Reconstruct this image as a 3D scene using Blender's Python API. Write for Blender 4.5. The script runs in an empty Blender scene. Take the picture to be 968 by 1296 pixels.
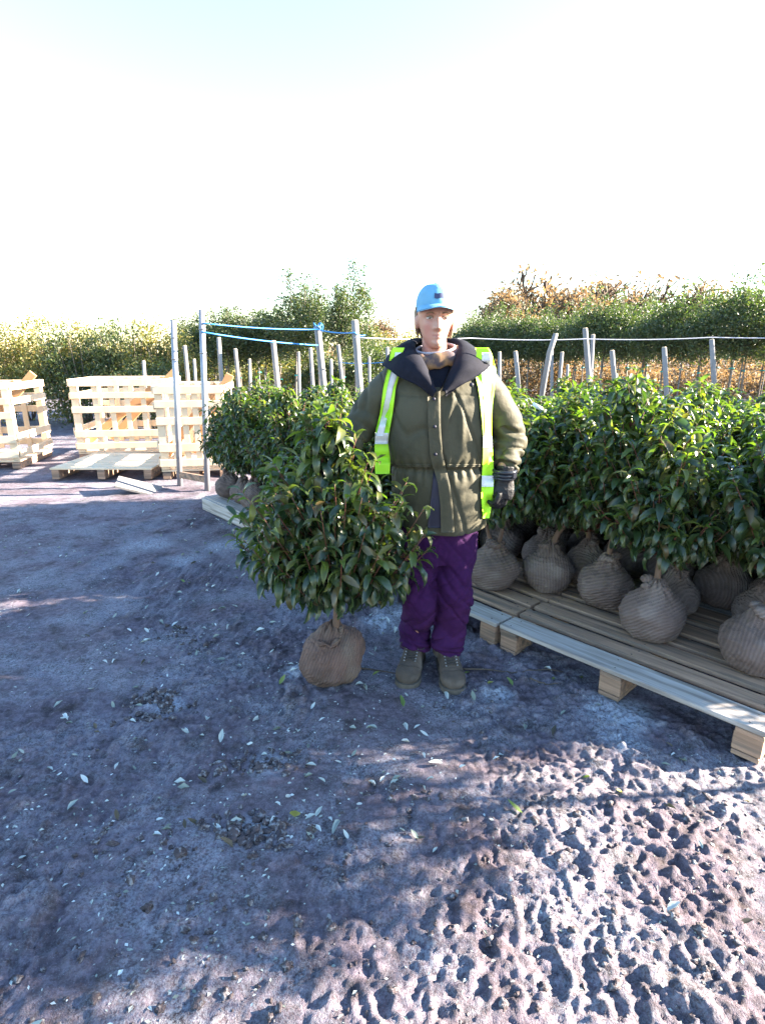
import bpy, math, random
import numpy as np
from mathutils import Vector, Matrix, noise as mnoise
from mathutils.bvhtree import BVHTree

R = math.radians
SC = bpy.context.scene
COL = SC.collection

# ------------------------------------------------------------------ camera, sky, sun, exposure
PITCH, CAM_H, FPX = R(15.5), 1.5, 720.0          # FPX: focal length in pixels of the 968 x 1296 photograph
cam = bpy.data.cameras.new('camera')
cam.sensor_fit = 'VERTICAL'; cam.sensor_height = 24.0; cam.lens = 24.0 * FPX / 1296
cam.clip_start = 0.05; cam.clip_end = 3000
camo = bpy.data.objects.new('camera', cam); COL.objects.link(camo)
camo.location = (0, 0, CAM_H); camo.rotation_euler = (R(90) - PITCH, 0, 0)
SC.camera = camo

SUN_AZ, SUN_EL = R(85), R(20)                    # azimuth from straight ahead (+Y) towards the right (+X)
SUN_DIR = Vector((math.sin(SUN_AZ) * math.cos(SUN_EL), math.cos(SUN_AZ) * math.cos(SUN_EL), math.sin(SUN_EL)))
world = bpy.data.worlds.new('World'); SC.world = world; world.use_nodes = True
wn = world.node_tree.nodes; wl = world.node_tree.links; wn.clear()
sky = wn.new('ShaderNodeTexSky'); sky.sky_type = 'NISHITA'; sky.sun_disc = False
sky.sun_elevation = SUN_EL; sky.sun_rotation = SUN_AZ
sky.air_density = 1.3; sky.dust_density = 0.2; sky.ozone_density = 3.2; sky.altitude = 0
wb = wn.new('ShaderNodeBackground'); wb.inputs['Strength'].default_value = 0.068
wo = wn.new('ShaderNodeOutputWorld')
wl.new(sky.outputs[0], wb.inputs[0]); wl.new(wb.outputs[0], wo.inputs[0])
sl = bpy.data.lights.new('sun', 'SUN'); sl.energy = 5.0; sl.angle = R(0.5); sl.color = (1.0, 0.87, 0.70)
so = bpy.data.objects.new('sun', sl); COL.objects.link(so)
so.rotation_euler = SUN_DIR.to_track_quat('Z', 'Y').to_euler(); so.location = (8, 2, 6)
vs = SC.view_settings
vs.view_transform = 'Standard'; vs.look = 'None'; vs.gamma = 1.0; vs.exposure = 3.52; vs.use_curve_mapping = False
SC.cycles.max_bounces = 8; SC.cycles.transparent_max_bounces = 8

# ------------------------------------------------------------------ helpers
def ray(px, py):
    u = (px - 484) / FPX; v = -(py - 648) / FPX
    return np.array([u, math.cos(PITCH) + v * math.sin(PITCH), -math.sin(PITCH) + v * math.cos(PITCH)])
def on_z(px, py, z=0.0):
    r = ray(px, py); t = (z - CAM_H) / r[2]; return np.array([r[0] * t, r[1] * t, z])
def at_y(px, py, Y):
    r = ray(px, py); t = Y / r[1]; return np.array([r[0] * t, Y, CAM_H + r[2] * t])

def hash3(i, j, k, s):
    h = (i * 374761393 + j * 668265263 + k * 2147483647 + s * 974634777) & 0xFFFFFFFF
    h = ((h ^ (h >> 13)) * 1274126177) & 0xFFFFFFFF
    h = (h ^ (h >> 16)) & 0xFFFFFFFF
    return h / 4294967295.0 * 2 - 1
def vnoise(P, s=0):
    P = np.asarray(P, float)
    F = np.floor(P).astype(np.int64); f = P - F; f = f * f * f * (f * (f * 6 - 15) + 10)
    out = 0
    for a in (0, 1):
        wa = f[:, 0] if a else 1 - f[:, 0]
        for b in (0, 1):
            wb_ = f[:, 1] if b else 1 - f[:, 1]
            for c in (0, 1):
                wc = f[:, 2] if c else 1 - f[:, 2]
                out = out + wa * wb_ * wc * hash3(F[:, 0] + a, F[:, 1] + b, F[:, 2] + c, s)
    return out
def fbm(P, o=4, s=0, g=0.5):
    P = np.asarray(P, float); r = 0; a = 1.0; t = 0
    for k in range(o):
        r = r + a * vnoise(P * 2.03 ** k + 17.3 * k, s + k); t += a; a *= g
    return r / t
def crease(P, s=0, w=0.09):
    return np.exp(-(vnoise(P, s) / w) ** 2)
def ridged(P, s=0):
    return 1 - 2 * np.abs(vnoise(P, s))

def new_mesh(name, V, F, mats, smooth=True, midx=None):
    me = bpy.data.meshes.new(name)
    V = np.asarray(V, float)
    if isinstance(F, np.ndarray):
        n, k = F.shape
        me.vertices.add(len(V)); me.vertices.foreach_set('co', V.astype(np.float32).ravel())
        me.loops.add(n * k); me.loops.foreach_set('vertex_index', F.astype(np.int32).ravel())
        me.polygons.add(n); me.polygons.foreach_set('loop_start', np.arange(0, n * k, k, dtype=np.int32))
        me.update(calc_edges=True)
    else:
        me.from_pydata(V.tolist(), [], F); me.update()
    if not isinstance(mats, (list, tuple)): mats = [mats]
    for m in mats: me.materials.append(m)
    if midx is not None: me.polygons.foreach_set('material_index', np.asarray(midx, np.int32))
    me.polygons.foreach_set('use_smooth', np.full(len(me.polygons), smooth, bool))
    return me
def link(name, data, parent=None, loc=None):
    o = bpy.data.objects.new(name, data); COL.objects.link(o)
    if parent is not None: o.parent = parent
    if loc is not None: o.location = loc
    return o
def wloc(o):
    v = np.zeros(3)
    while o is not None:
        v += np.array(o.location); o = o.parent
    return v
def put(name, V, F, mat, parent=None, smooth=True, midx=None):
    """mesh object from WORLD vertices under an (only translated) parent"""
    V = np.asarray(V, float)
    if parent is not None: V = V - wloc(parent)
    return link(name, new_mesh(name, V, F, mat, smooth, midx), parent)
def tag(o, label=None, cat=None, group=None, kind=None):
    for k, v in (('label', label), ('category', cat), ('group', group), ('kind', kind)):
        if v: o[k] = v
    return o
def empty(name, loc=(0, 0, 0), rz=0):
    o = bpy.data.objects.new(name, None); COL.objects.link(o); o.location = loc; o.rotation_euler = (0, 0, rz)
    o.empty_display_size = 0.1
    return o
KIDS = {}
def copy_tree(o, parent=None):
    c = o.copy(); COL.objects.link(c)
    c.parent = parent
    for ch in list(o.children): copy_tree(ch, c)
    return c

class MB:
    """collects geometry for one mesh"""
    def __init__(s): s.V = []; s.F = []; s.n = 0
    def add(s, V, F):
        V = np.asarray(V, float); s.V.append(V); s.F += [tuple(int(i) + s.n for i in f) for f in F]; s.n += len(V); return s
    def box(s, c, size, M=None, jit=0, bevel=0.0):
        c = np.array(c, float); h = np.array(size, float) / 2
        b = min(bevel, h.min() * 0.9)
        if b <= 0:
            V = np.array([[x, y, z] for z in (-1, 1) for y in (-1, 1) for x in (-1, 1)], float) * h
            F = [(0, 2, 3, 1), (4, 5, 7, 6), (0, 1, 5, 4), (2, 6, 7, 3), (0, 4, 6, 2), (1, 3, 7, 5)]
        else:
            V = []; 
            for z in (-1, 1):
                for y in (-1, 1):
                    for x in (-1, 1):
                        for a in range(3):
                            p = np.array([x, y, z], float) * (h - b); p[a] += (x, y, z)[a] * b; V.append(p)
            V = np.array(V)
            def q(x, y, z, a): return ((z > 0) * 4 + (y > 0) * 2 + (x > 0)) * 3 + a
            F = []
            for a in range(3):
                o1, o2 = (a + 1) % 3, (a + 2) % 3
                for sg in (-1, 1):
                    cs = []
                    for (u, v) in ((-1, -1), (1, -1), (1, 1), (-1, 1)):
                        p = [0, 0, 0]; p[a] = sg; p[o1] = u; p[o2] = v; cs.append(q(*p, a))
                    F.append(tuple(cs if sg > 0 else cs[::-1]))
            for a in range(3):       # edge chamfers along axis a
                o1, o2 = (a + 1) % 3, (a + 2) % 3
                for u in (-1, 1):
                    for v in (-1, 1):
                        p = [0, 0, 0]; p[o1] = u; p[o2] = v
                        p0 = list(p); p0[a] = -1; p1 = list(p); p1[a] = 1
                        f = (q(*p0, o1), q(*p1, o1), q(*p1, o2), q(*p0, o2))
                        F.append(f if u * v < 0 else f[::-1])
            for z in (-1, 1):
                for y in (-1, 1):
                    for x in (-1, 1):
                        f = (q(x, y, z, 0), q(x, y, z, 1), q(x, y, z, 2))
                        F.append(f if x * y * z > 0 else f[::-1])
        if M is not None: V = V @ np.array(M).T
        return s.add(V + c, F)
    def tube(s, pts, rad, n=8, cap=True, up=None):
        pts = np.array(pts, float); rad = np.broadcast_to(np.asarray(rad, float), (len(pts),))
        V, F = tube_geo(pts, rad, n, cap); return s.add(V, F)
    def obj(s, name, mat, parent=None, smooth=True):
        return put(name, np.concatenate(s.V), s.F, mat, parent, smooth)
    def mesh(s, name, mat, smooth=True):
        return new_mesh(name, np.concatenate(s.V), s.F, mat, smooth)

def frames(pts):
    T = np.gradient(pts, axis=0); T /= np.linalg.norm(T, axis=1)[:, None] + 1e-12
    up = np.array([0, 1.0, 0]) if abs(T[0][1]) < 0.9 else np.array([1.0, 0, 0])
    N = np.zeros_like(T); B = np.zeros_like(T)
    n = up - T[0] * up.dot(T[0]); n /= np.linalg.norm(n)
    for i in range(len(pts)):
        n = n - T[i] * n.dot(T[i]); n /= np.linalg.norm(n) + 1e-12
        N[i] = n; B[i] = np.cross(T[i], n)
    return T, N, B
def tube_geo(pts, rad, n=8, cap=True, ry=None):
    T, N, B = frames(pts)
    ry = rad if ry is None else ry
    a = np.arange(n) * 2 * math.pi / n
    V = pts[:, None, :] + rad[:, None, None] * np.cos(a)[None, :, None] * N[:, None, :] + ry[:, None, None] * np.sin(a)[None, :, None] * B[:, None, :]
    V = V.reshape(-1, 3); m = len(pts)
    F = [(i * n + j, i * n + (j + 1) % n, (i + 1) * n + (j + 1) % n, (i + 1) * n + j) for i in range(m - 1) for j in range(n)]
    if cap:
        F.append(tuple(range(n - 1, -1, -1))); F.append(tuple((m - 1) * n + j for j in range(n)))
    return V, F
def spline(pts, n):
    """Catmull-Rom through rows of any width"""
    P = np.array(pts, float)
    P = np.vstack([2 * P[0] - P[1], P, 2 * P[-1] - P[-2]])
    m = len(P) - 3; out = []
    for t in np.linspace(0, m, n):
        i = min(int(t), m - 1); u = t - i
        p0, p1, p2, p3 = P[i:i + 4]
        out.append(0.5 * (2 * p1 + (p2 - p0) * u + (2 * p0 - 5 * p1 + 4 * p2 - p3) * u ** 2 + (3 * p1 - p0 - 3 * p2 + p3) * u ** 3))
    return np.array(out)
def grid_faces(nr, nc, wrap=False):
    F = []
    for i in range(nr - 1):
        for j in range(nc if wrap else nc - 1):
            k = (j + 1) % nc
            F.append((i * nc + j, i * nc + k, (i + 1) * nc + k, (i + 1) * nc + j))
    return F
def remesh(V, F, voxel, smooth_it=2, smooth_f=0.5):
    me = bpy.data.meshes.new('tmp'); me.from_pydata(np.asarray(V).tolist(), [], F); me.update()
    o = bpy.data.objects.new('tmp', me); COL.objects.link(o)
    m = o.modifiers.new('r', 'REMESH'); m.mode = 'VOXEL'; m.voxel_size = voxel
    if smooth_it:
        s = o.modifiers.new('s', 'SMOOTH'); s.iterations = smooth_it; s.factor = smooth_f
    dg = bpy.context.evaluated_depsgraph_get()
    e = bpy.data.meshes.new_from_object(o.evaluated_get(dg))
    n = len(e.vertices); V2 = np.zeros(n * 3, np.float32); e.vertices.foreach_get('co', V2)
    F2 = [tuple(p.vertices) for p in e.polygons]
    N2 = np.zeros(n * 3, np.float32); e.vertices.foreach_get('normal', N2)
    bpy.data.objects.remove(o); bpy.data.meshes.remove(me); bpy.data.meshes.remove(e)
    return V2.reshape(-1, 3).astype(float), F2, N2.reshape(-1, 3).astype(float)

# ------------------------------------------------------------------ materials
def mat(name, c1, c2=None, rough=0.7, scale=20.0, bump=0.0, bscale=None, metal=0.0, detail=6.0, coords='Object', stretch=(1, 1, 1),
        spec=0.4, c3=None, scale3=3.0, sheen=0.0, subs=0.0):
    m = bpy.data.materials.new(name); m.use_nodes = True
    nt = m.node_tree; N = nt.nodes; L = nt.links; b = N['Principled BSDF']
    b.inputs['Roughness'].default_value = rough; b.inputs['Metallic'].default_value = metal
    b.inputs['Specular IOR Level'].default_value = spec
    if sheen: b.inputs['Sheen Weight'].default_value = sheen
    if subs:
        b.inputs['Subsurface Weight'].default_value = subs; b.inputs['Subsurface Radius'].default_value = (0.01, 0.004, 0.002)
    tc = N.new('ShaderNodeTexCoord'); mp = N.new('ShaderNodeMapping'); mp.inputs['Scale'].default_value = stretch
    oi = N.new('ShaderNodeObjectInfo'); sv = N.new('ShaderNodeVectorMath'); sv.operation = 'SCALE'; sv.inputs[0].default_value = (37, 53, 71)
    L.new(oi.outputs['Random'], sv.inputs['Scale']); av = N.new('ShaderNodeVectorMath'); L.new(tc.outputs[coords], av.inputs[0]); L.new(sv.outputs[0], av.inputs[1])
    L.new(av.outputs[0], mp.inputs[0])
    nz = N.new('ShaderNodeTexNoise'); nz.inputs['Scale'].default_value = scale; nz.inputs['Detail'].default_value = detail
    L.new(mp.outputs[0], nz.inputs['Vector'])
    c2 = c2 or tuple(x * 0.7 for x in c1)
    rp = N.new('ShaderNodeMapRange'); rp.inputs['From Min'].default_value = 0.3; rp.inputs['From Max'].default_value = 0.7
    L.new(nz.outputs['Fac'], rp.inputs['Value'])
    mx = N.new('ShaderNodeMix'); mx.data_type = 'RGBA'
    mx.inputs[6].default_value = (*c1, 1); mx.inputs[7].default_value = (*c2, 1)
    L.new(rp.outputs[0], mx.inputs[0]); out = mx.outputs[2]
    if c3:
        n3 = N.new('ShaderNodeTexNoise'); n3.inputs['Scale'].default_value = scale3; n3.inputs['Detail'].default_value = 4
        L.new(mp.outputs[0], n3.inputs['Vector'])
        r3 = N.new('ShaderNodeMapRange'); r3.inputs['From Min'].default_value = 0.5; r3.inputs['From Max'].default_value = 0.65
        L.new(n3.outputs['Fac'], r3.inputs['Value'])
        m3 = N.new('ShaderNodeMix'); m3.data_type = 'RGBA'; m3.inputs[7].default_value = (*c3, 1)
        L.new(r3.outputs[0], m3.inputs[0]); L.new(out, m3.inputs[6]); out = m3.outputs[2]
    L.new(out, b.inputs['Base Color'])
    if bump:
        nb = N.new('ShaderNodeTexNoise'); nb.inputs['Scale'].default_value = bscale or scale * 3; nb.inputs['Detail'].default_value = 5
        L.new(mp.outputs[0], nb.inputs['Vector'])
        bp = N.new('ShaderNodeBump'); bp.inputs['Strength'].default_value = bump; bp.inputs['Distance'].default_value = 0.01
        L.new(nb.outputs['Fac'], bp.inputs['Height']); L.new(bp.outputs[0], b.inputs['Normal'])
    return m
def leaf_mat(name, cols, trans=0.35, rough=0.35, spec=0.5, tcol=None, tint=(1.6, 2.2, 0.5)):
    """cols: list of (position, colour) ramp picked per leaf"""
    m = bpy.data.materials.new(name); m.use_nodes = True
    nt = m.node_tree; N = nt.nodes; L = nt.links; b = N['Principled BSDF']; out = N['Material Output']
    g = N.new('ShaderNodeNewGeometry'); oi = N.new('ShaderNodeObjectInfo')
    ad = N.new('ShaderNodeMath'); ad.operation = 'ADD'; L.new(g.outputs['Random Per Island'], ad.inputs[0]); L.new(oi.outputs['Random'], ad.inputs[1])
    fr = N.new('ShaderNodeMath'); fr.operation = 'FRACT'; L.new(ad.outputs[0], fr.inputs[0])
    cr = N.new('ShaderNodeValToRGB'); L.new(fr.outputs[0], cr.inputs[0])
    el = cr.color_ramp.elements
    while len(el) < len(cols): el.new(0.5)
    for e, (p, c) in zip(el, cols): e.position = p; e.color = (*c, 1)
    # paler, duller underside
    un = N.new('ShaderNodeMix'); un.data_type = 'RGBA'; un.blend_type = 'MIX'
    pale = N.new('ShaderNodeMix'); pale.data_type = 'RGBA'; pale.inputs[0].default_value = 0.35
    pale.inputs[7].default_value = (0.14, 0.18, 0.07, 1); L.new(cr.outputs[0], pale.inputs[6])
    L.new(g.outputs['Backfacing'], un.inputs[0]); L.new(cr.outputs[0], un.inputs[6]); L.new(pale.outputs[2], un.inputs[7])
    L.new(un.outputs[2], b.inputs['Base Color'])
    b.inputs['Roughness'].default_value = rough; b.inputs['Specular IOR Level'].default_value = spec
    tr = N.new('ShaderNodeBsdfTranslucent')
    tm = N.new('ShaderNodeMix'); tm.data_type = 'RGBA'; tm.blend_type = 'MULTIPLY'; tm.inputs[0].default_value = 1
    tm.inputs[7].default_value = (*tint, 1); L.new(cr.outputs[0], tm.inputs[6]); L.new(tm.outputs[2], tr.inputs[0])
    ms = N.new('ShaderNodeMixShader'); ms.inputs[0].default_value = trans
    L.new(b.outputs[0], ms.inputs[1]); L.new(tr.outputs[0], ms.inputs[2]); L.new(ms.outputs[0], out.inputs['Surface'])
    return m

M = {}
M['leaf'] = leaf_mat('laurel_leaf', [(0, (0.018, 0.034, 0.018)), (0.45, (0.028, 0.050, 0.021)), (0.75, (0.042, 0.068, 0.024)), (0.92, (0.075, 0.090, 0.026)), (1, (0.085, 0.060, 0.026))], trans=0.30, rough=0.30, spec=0.6, tint=(1.9, 2.4, .5))
M['leaf_young_or_lit'] = leaf_mat('young_or_sunlit_laurel_leaf', [(0, (0.055, 0.085, 0.02)), (0.5, (0.085, 0.115, 0.026)), (1, (0.125, 0.115, 0.032))], trans=0.40, rough=0.38)  # young shoot tips; colour also brightened to paint sun on the shrub tops
M['ever'] = leaf_mat('evergreen_leaf', [(0, (0.026, 0.038, 0.020)), (0.6, (0.046, 0.062, 0.027)), (1, (0.10, 0.095, 0.042))], trans=0.33, rough=0.45)
M['golden'] = leaf_mat('golden_leaf', [(0, (0.09, 0.11, 0.03)), (0.6, (0.17, 0.16, 0.045)), (1, (0.24, 0.15, 0.05))], trans=0.4, rough=0.55, tint=(1.6, 1.6, 0.6))
M['autumn'] = leaf_mat('autumn_leaf', [(0, (0.08, 0.06, 0.045)), (0.5, (0.14, 0.095, 0.065)), (1, (0.25, 0.19, 0.13))], trans=0.35, rough=0.7, tint=(1.6, 1.3, 0.7))
M['bark'] = mat('young_bark', (0.16, 0.10, 0.07), (0.09, 0.055, 0.04), rough=0.8, scale=30, stretch=(1, 1, 0.3), bump=0.4)
M['stem'] = mat('red_shoot', (0.16, 0.05, 0.035), (0.09, 0.045, 0.03), rough=0.6)
M['grey_bark'] = mat('grey_bark', (0.17, 0.14, 0.115), (0.10, 0.08, 0.065), rough=0.85, scale=12, stretch=(1, 1, 0.3))
M['twig'] = mat('bare_twig', (0.10, 0.072, 0.055), (0.06, 0.044, 0.035), rough=0.9, scale=3)
M['burlap'] = mat('burlap', (0.165, 0.118, 0.105), (0.105, 0.074, 0.066), rough=0.95, scale=14, bump=0.6, bscale=160, c3=(0.20, 0.155, 0.14), scale3=7)
M['burlap_red'] = mat('damp_burlap', (0.165, 0.100, 0.080), (0.09, 0.055, 0.044), rough=0.95, scale=14, bump=0.6, bscale=170, c3=(0.17, 0.12, 0.095), scale3=7)
def knit(m, scale, ang, amount=0.55, dist=0.006):
    # ribs of the knitted sacking: fine parallel relief with darker furrows
    nt = m.node_tree; N = nt.nodes; L = nt.links; b = N['Principled BSDF']
    tc = N.new('ShaderNodeTexCoord'); mp = N.new('ShaderNodeMapping'); oi = N.new('ShaderNodeObjectInfo')
    rv = N.new('ShaderNodeVectorMath'); rv.operation = 'SCALE'; rv.inputs[0].default_value = ang; L.new(oi.outputs['Random'], rv.inputs['Scale'])
    L.new(tc.outputs['Object'], mp.inputs['Vector']); L.new(rv.outputs[0], mp.inputs['Rotation'])
    wv = N.new('ShaderNodeTexWave'); wv.wave_type = 'BANDS'; wv.bands_direction = 'Z'; wv.inputs['Scale'].default_value = scale
    wv.inputs['Distortion'].default_value = 5.5; wv.inputs['Detail'].default_value = 2.0; wv.inputs['Detail Scale'].default_value = 0.35
    L.new(mp.outputs[0], wv.inputs['Vector'])
    src = b.inputs['Base Color'].links[0].from_socket
    mx = N.new('ShaderNodeMix'); mx.data_type = 'RGBA'; mx.blend_type = 'MULTIPLY'; mx.inputs[0].default_value = amount
    L.new(src, mx.inputs[6]); L.new(wv.outputs['Color'], mx.inputs[7]); L.new(mx.outputs[2], b.inputs['Base Color'])
    bp = N.new('ShaderNodeBump'); bp.inputs['Strength'].default_value = 0.7; bp.inputs['Distance'].default_value = dist
    L.new(wv.outputs['Fac'], bp.inputs['Height'])
    if b.inputs['Normal'].links: L.new(b.inputs['Normal'].links[0].from_socket, bp.inputs['Normal'])
    L.new(bp.outputs[0], b.inputs['Normal'])
knit(M['burlap'], 20, (2.2, 1.6, 0), 0.26, 0.003); knit(M['burlap_red'], 26, (0.0, 1.35, 0), 0.25, 0.003)
M['twine'] = mat('twine', (0.22, 0.14, 0.09), rough=0.95, scale=60)
M['wood'] = mat('pallet_wood', (0.37, 0.235, 0.16), (0.19, 0.12, 0.082), rough=0.8, scale=9, stretch=(0.35, 6.0, 6.0), bump=0.25, bscale=30, c3=(0.13, 0.10, 0.08), scale3=4)
M['wood_frost'] = mat('frosted_pallet_wood', (0.40, 0.37, 0.35), (0.26, 0.225, 0.20), rough=0.8, scale=9, stretch=(0.4, 6.0, 6.0), bump=0.25, bscale=30, c3=(0.19, 0.165, 0.15), scale3=4.5)
M['wood_pale'] = mat('new_softwood', (0.68, 0.55, 0.40), (0.56, 0.43, 0.29), rough=0.75, scale=5, stretch=(1, 1, 0.2), bump=0.15)
M['wood_orange'] = mat('orange_softwood', (0.50, 0.28, 0.13), (0.36, 0.19, 0.09), rough=0.75, scale=5)
M['galv'] = mat('galvanised_steel', (0.30, 0.31, 0.34), (0.20, 0.21, 0.24), rough=0.5, scale=25, metal=0.5, stretch=(1, 1, 0.3))
M['post'] = mat('weathered_post', (0.22, 0.21, 0.21), (0.13, 0.125, 0.125), rough=0.8, scale=14, stretch=(1, 1, 0.12), bump=0.3)
M['blue_rope'] = mat('blue_rope', (0.03, 0.22, 0.52), (0.02, 0.14, 0.38), rough=0.6, scale=50)
M['pale_rope'] = mat('pale_rope', (0.45, 0.47, 0.55), rough=0.6, scale=50)
M['teal'] = mat('teal_tie', (0.03, 0.34, 0.30), (0.02, 0.25, 0.24), rough=0.5)
M['tagwhite'] = mat('plant_tag', (0.8, 0.8, 0.8), (0.72, 0.72, 0.72), rough=0.5)
M['olive'] = mat('olive_jacket', (0.050, 0.046, 0.027), (0.041, 0.038, 0.023), rough=0.72, scale=30, bump=0.3, bscale=40, spec=0.3, c3=(0.056, 0.051, 0.032), scale3=5)
M['navy'] = mat('navy_fleece', (0.0075, 0.008, 0.016), (0.005, 0.0055, 0.011), rough=0.9, scale=60, bump=0.12, bscale=300, spec=0.2)
M['lining'] = mat('navy_lining', (0.012, 0.013, 0.035), (0.008, 0.008, 0.02), rough=0.6)
M['purple'] = mat('purple_trouser', (0.034, 0.0055, 0.050), (0.025, 0.004, 0.038), rough=0.9, scale=40, bump=0.3, bscale=60, spec=0.2, c3=(0.038, 0.007, 0.048), scale3=4)
M['hivis'] = mat('hi_vis_yellow', (0.42, 0.80, 0.03), (0.36, 0.72, 0.02), rough=0.6, scale=12)
M['tape'] = mat('reflective_tape', (0.62, 0.62, 0.63), (0.52, 0.52, 0.54), rough=0.45, scale=40)
M['skin'] = mat('skin', (0.38, 0.20, 0.15), (0.34, 0.17, 0.125), rough=0.5, scale=18, subs=0.15, c3=(0.38, 0.165, 0.13), scale3=9)
M['lip'] = mat('lips', (0.36, 0.16, 0.13), rough=0.5)
M['hair'] = mat('light_brown_hair', (0.20, 0.14, 0.09), (0.13, 0.085, 0.055), rough=0.55, scale=8, stretch=(9, 9, 1))
M['eye'] = mat('eye_white', (0.55, 0.52, 0.50), rough=0.2)
M['iris'] = mat('iris', (0.08, 0.055, 0.04), rough=0.15)
M['cap'] = mat('blue_cap', (0.11, 0.29, 0.44), (0.10, 0.26, 0.40), rough=0.8, scale=30, bump=0.15, bscale=150)
M['emblem'] = mat('dark_emblem', (0.03, 0.04, 0.10), rough=0.7)
M['glove'] = mat('dark_glove', (0.0065, 0.0065, 0.010), (0.004, 0.004, 0.006), rough=0.6, scale=60, bump=0.3, bscale=120)
M['watch'] = mat('glossy_strap', (0.02, 0.022, 0.03), rough=0.2)
M['gaiter'] = mat('patterned_neck_warmer', (0.085, 0.055, 0.055), (0.045, 0.035, 0.045), rough=0.9, scale=14, c3=(0.30, 0.17, 0.08), scale3=13)
M['gaiter_in'] = mat('grey_lilac_trim', (0.34, 0.31, 0.36), rough=0.9)
M['boot'] = mat('muddy_boot_leather', (0.095, 0.070, 0.053), (0.052, 0.039, 0.030), rough=0.85, scale=14, bump=0.4, c3=(0.135, 0.108, 0.088), scale3=8)
M['sole'] = mat('boot_sole', (0.07, 0.058, 0.048), (0.12, 0.10, 0.08), rough=0.9, scale=20)
M['lace'] = mat('boot_lace', (0.05, 0.04, 0.035), rough=0.9)
M['metal'] = mat('zip_metal', (0.4, 0.4, 0.42), rough=0.35, metal=0.8)
M['frostleaf'] = leaf_mat('frosted_fallen_leaf', [(0, (0.16, 0.19, 0.16)), (0.5, (0.36, 0.40, 0.38)), (1, (0.60, 0.63, 0.63))], trans=0.15, rough=0.7, tint=(1, 1, .8))
M['greenleaf'] = leaf_mat('fallen_green_leaf', [(0, (0.10, 0.16, 0.04)), (0.5, (0.20, 0.22, 0.05)), (1, (0.32, 0.27, 0.06))], trans=0.2, rough=0.5)
M['darkleaf'] = leaf_mat('fallen_brown_leaf', [(0, (0.04, 0.035, 0.025)), (1, (0.12, 0.085, 0.05))], trans=0.1, rough=0.7)

def ground_mat():
    m = bpy.data.materials.new('frosty_yard'); m.use_nodes = True
    nt = m.node_tree; N = nt.nodes; L = nt.links; b = N['Principled BSDF']
    tc = N.new('ShaderNodeTexCoord')
    def nz(scale, detail=6, rough=0.6):
        n = N.new('ShaderNodeTexNoise'); n.inputs['Scale'].default_value = scale; n.inputs['Detail'].default_value = detail
        n.inputs['Roughness'].default_value = rough; L.new(tc.outputs['Object'], n.inputs['Vector']); return n.outputs['Fac']
    def rng(v, a, c):
        r = N.new('ShaderNodeMapRange'); r.inputs['From Min'].default_value = a; r.inputs['From Max'].default_value = c; L.new(v, r.inputs['Value']); return r.outputs[0]
    def mixc(f, a, c):
        x = N.new('ShaderNodeMix'); x.data_type = 'RGBA'; L.new(f, x.inputs[0])
        for i, v in ((6, a), (7, c)):
            if isinstance(v, tuple): x.inputs[i].default_value = (*v, 1)
            else: L.new(v, x.inputs[i])
        return x.outputs[2]
    def mul(a, c):
        x = N.new('ShaderNodeMath'); x.operation = 'MULTIPLY'
        for i, v in ((0, a), (1, c)):
            if isinstance(v, float): x.inputs[i].default_value = v
            else: L.new(v, x.inputs[i])
        return x.outputs[0]
    def add(a, c):
        x = N.new('ShaderNodeMath'); x.operation = 'ADD'; x.use_clamp = True; L.new(a, x.inputs[0]); L.new(c, x.inputs[1]); return x.outputs[0]
    mud = mixc(rng(nz(1.6, 8), 0.35, 0.65), (0.052, 0.039, 0.046), (0.104, 0.082, 0.102))
    mud = mixc(rng(nz(38, 8, 0.75), 0.42, 0.62), mud, (0.155, 0.125, 0.155))
    mud = mixc(rng(nz(9, 6, .7), 0.50, 0.66), mud, (0.042, 0.031, 0.034))
    at = N.new('ShaderNodeAttribute'); at.attribute_name = 'frost'
    f1 = mul(rng(nz(2.6, 7, .65), 0.42, 0.60), rng(nz(110, 4, 0.75), 0.42, 0.58))
    sp = rng(nz(330, 2, 0.5), 0.64, 0.72)                # ice grains
    f2 = mul(at.outputs['Fac'], rng(nz(55, 6, 0.7), 0.36, 0.56))
    fr = add(add(mul(f1, 0.42), mul(sp, 0.4)), f2)
    L.new(mixc(fr, mud, (0.37, 0.40, 0.46)), b.inputs['Base Color'])
    b.inputs['Roughness'].default_value = 0.88; b.inputs['Specular IOR Level'].default_value = 0.25
    bp = N.new('ShaderNodeBump'); bp.inputs['Strength'].default_value = 0.9; bp.inputs['Distance'].default_value = 0.016
    L.new(add(mul(nz(60, 8, 0.7), 0.6), mul(nz(220, 4, 0.6), 0.4)), bp.inputs['Height']); L.new(bp.outputs[0], b.inputs['Normal'])
    return m
M['ground'] = ground_mat()
M['clod'] = mat('frosted_clod', (0.085, 0.066, 0.070), (0.05, 0.038, 0.042), rough=0.95, scale=30, bump=0.9, bscale=120, c3=(0.24, 0.235, 0.25), scale3=60)

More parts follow.
